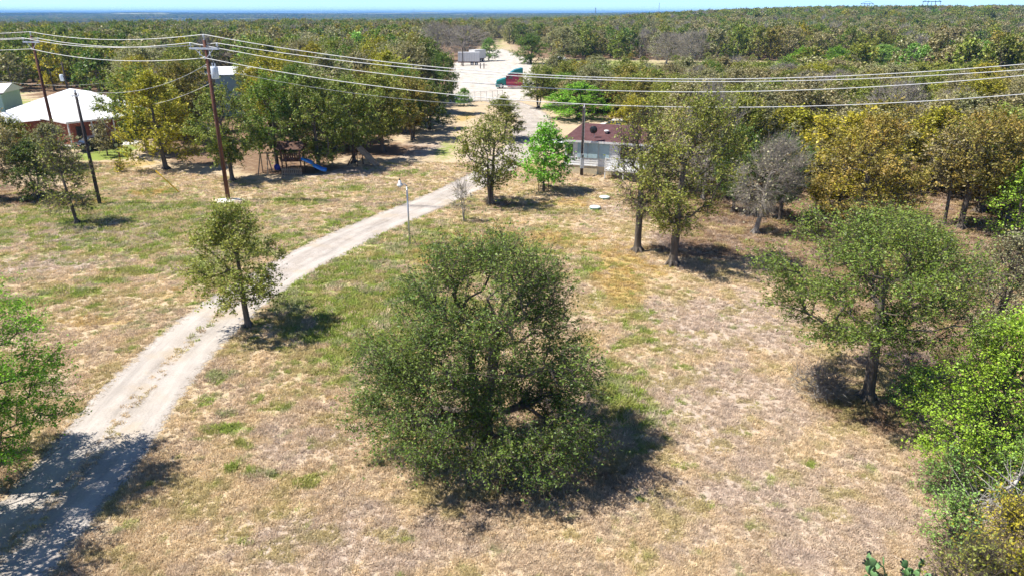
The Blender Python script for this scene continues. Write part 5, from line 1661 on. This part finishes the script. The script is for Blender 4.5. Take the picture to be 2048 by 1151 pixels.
# swing beam and A frame
sw = MB().tube([(-.85, 0, 1.95), (-2.9, -.2, 1.95)], .06, 8).build('swing_beam', M['timber'], play)
for y in (-1.0, .6): MB().tube([(-2.85, -.2, 2.0), (-3.05, y - .1, -.05)], .05, 6).build('leg', M['timber'], play)
for y in (-1.0, .6): MB().tube([(-2.25, -.2, 1.95), (-2.15, y - .1, -.05)], .05, 6).build('leg', M['timber'], play)
s_ = MB().lathe([(.05, -.06), (.26, -.05), (.30, 0), (.26, .05), (.05, .06)], 16, (-1.5, -.1, .62), 'y').build('disc_swing', M['navy_plastic'], play, smooth=True)
MB().tube([(-1.5, -.1, .9), (-1.5, -.1, 1.95)], .012, 5).build('rope', M['timber'], s_)

RX, RY = ground(722, 331)
rp = thing('wooden_ramp', 'weathered wooden ramp climber at the wood edge right of the playset', 'climbing frame', (RX, RY, tz(RX, RY)), -0.25)
for k in range(8):
    y = -.45 + k * .13
    MB().bar((-.1, y, 1.75), (1.75, y, .06), .115, .04).build('plank', M['timber'], rp)
for y in (-.5, .52):
    MB().bar((-.15, y, 1.82), (1.8, y, .05), .06, .14).build('side_rail', M['timber'], rp)
    MB().tube([(-.1, y, 1.8), (-.05, y * 1.2, -.05)], .05, 6).build('leg', M['cedar'], rp)
MB().bar((-1.25, -.4, 0), (-.15, -.4, 1.75), .08).bar((-1.25, .4, 0), (-.15, .4, 1.75), .08).build('ladder_rail', M['cedar'], rp)
for k in range(5):
    f = .15 + k * .18
    MB().bar((-1.25 + 1.1 * f, -.4, 1.75 * f), (-1.25 + 1.1 * f, .4, 1.75 * f), .05).build('rung', M['cedar'], rp)

# small things near the brick house
tag(MB().box(-.45, -.35, -.02, .45, .35, .62).box(-.5, -.4, .62, .5, .4, .68).build('storage_box', M['black'], None, cpos(176, 300)), 'small black box beside the concrete path', 'box')
tag(MB().tube([(0, 0, -.1), (0.03, 0, 1.0)], [.09, .07], 8).build('fence_post', M['cedar'], None, cpos(241, 325)), 'short brown post above the small round bush', 'post')

# ------------------------------------------------------------------ prickly pear
cx_, cy_ = ground(1792, 1182)
pear = thing('prickly_pear', 'prickly pear cactus with flat green pads at the bottom edge', 'cactus', (cx_, cy_, tz(cx_, cy_)))
rc = random.Random(9)


def pad_mesh():
    vs, fs = [], []
    nu, nv = 12, 7
    for j in range(nv + 1):
        t_ = j / nv; w = math.sin(math.pi * min(t_ * .96 + .02, 1)) ** .75 * (.72 + .42 * t_)
        for i in range(nu):
            a = 6.283 * i / nu
            vs.append((.105 * w * math.cos(a), .020 * w * math.sin(a), .27 * t_))
    for j in range(nv):
        for i in range(nu): fs.append((j * nu + i, j * nu + (i + 1) % nu, (j + 1) * nu + (i + 1) % nu, (j + 1) * nu + i))
    fs += [tuple(range(nu))[::-1], tuple(range(nv * nu, nv * nu + nu))]
    me = bpy.data.meshes.new('pad'); me.from_pydata(vs, [], fs); me.materials.append(M['cactus'])
    for p in me.polygons: p.use_smooth = True
    return me


pm = pad_mesh()
fm = MB().lathe([(.010, 0), (.024, .02), (.026, .045), (.016, .06)], 8); fme = bpy.data.meshes.new('fruit'); fme.from_pydata(fm.v, [], fm.f); fme.materials.append(M['fruit'])


def grow(base, tilt_x, tilt_y, yaw, s, lvl):
    o = link('pad', pm, pear, base, (tilt_x, tilt_y, yaw), (s, s, s))
    mw = Matrix.Translation(base) @ o.rotation_euler.to_matrix().to_4x4() @ Matrix.Scale(s, 4)
    if lvl == 0 or rc.random() < .3:
        for k in range(rc.randint(0, 3)):
            fr = link('fruit', fme, o, ((k - 1) * .05, 0, .262 - abs(k - 1) * .03), (0, (k - 1) * .5, 0))
    if lvl > 0:
        for k in range(rc.choice((1, 2, 2))):
            b = mw @ Vector((rc.uniform(-.06, .06), 0, .255))
            grow(b, tilt_x + rc.uniform(-.5, .5), max(-1.0, min(1.0, tilt_y + rc.uniform(-.6, .6))), yaw + rc.uniform(-.9, .9), s * rc.uniform(.8, 1.0), lvl - 1)


for k in range(14):
    a = rc.random() * 6.28
    grow(Vector((.52 * math.cos(a), .36 * math.sin(a), -.01)), rc.uniform(-.3, .3), rc.uniform(-.5, .5), rc.uniform(-.8, .8), rc.uniform(1.0, 1.35), 2)

# ------------------------------------------------------------------ far towers
def hframe(label, px, Y, ytop, half):
    X = (px - CX) / F_PX * depth_of(Y, 20)
    z0 = tz(X, Y); zt_ = at_y(px, ytop, Y)[2]
    t = thing('transmission_tower', label, 'pylon', (X, Y, z0), 0, 'pylons on the skyline')
    H = zt_ - z0
    for s in (-1, 1): MB().tube([(s * half * .62, 0, -.5), (s * half * .36, 0, H)], .32, 6).build('leg', M['steel_far'], t)
    MB().box(-half, -.3, H - 1.6, half, .3, H - .9).build('crossarm', M['steel_far'], t)
    MB().bar((-half, 0, H - 1.2), (-half * .36, 0, H + 1.5), .35).bar((half, 0, H - 1.2), (half * .36, 0, H + 1.5), .35).bar((-half * .36, 0, H + 1.5), (half * .36, 0, H + 1.5), .35).build('brace', M['steel_far'], t)
    for x in (-half * .92, 0, half * .92): MB().tube([(x, 0, H - 1.6), (x, 0, H - 4.5)], .22, 6).build('insulator_string', M['steel_far'], t)
    return t


hframe('left steel pylon on the right skyline', 1733, 1050, 6, 9)
hframe('right, larger steel pylon on the right skyline', 1862, 800, 1, 10)


def mast(label, px, Y, y0, r):
    X = (px - CX) / F_PX * depth_of(Y, 20)
    z0 = tz(X, Y); zt_ = at_y(px, y0, Y)[2]
    t = thing('radio_mast', label, 'mast', (X, Y, z0), 0, 'masts on the horizon')
    H = zt_ - z0
    for k in range(3):
        a = k * 2.094
        MB().tube([(r * math.cos(a), r * math.sin(a), -1), (r * .5 * math.cos(a), r * .5 * math.sin(a), H)], r * .3, 5).build('leg', M['steel_far'], t)
    b = MB()
    for k in range(10):
        z = H * k / 10
        b.tube([(r, 0, z), (-r * .5, r * .8, z + H / 10)], r * .12, 4)
    b.build('lattice', M['steel_far'], t)
    return t


mast('thin mast on the blue horizon left of the yard', 828, 3000, 17, .9)
mast('short broad tower on the horizon right of the yard', 1191, 2600, 16, 2.2)
mast('tall thin mast on the horizon right of the broad tower', 1318, 1400, 5, .5)

# ------------------------------------------------------------------ air
hz, nt, out = nodes_of('haze_air')
pv = N(nt, 'ShaderNodeVolumePrincipled')
pv.inputs['Color'].default_value = (0.24, 0.55, 1.0, 1)
pv.inputs['Density'].default_value = 0.00014
pv.inputs['Anisotropy'].default_value = 0.0
nt.links.new(pv.outputs[0], out.inputs['Volume'])
zmin_ = float(gz.min()) - 1.0; zmax_ = max(float(gz.max()) + 3, 40.0)
hb = MB().box(-14900, -115, zmin_, 14900, 14900, zmax_).build('haze', hz)
tag(hb, 'pale blue haze in the air over the far country', 'haze', kind='stuff')
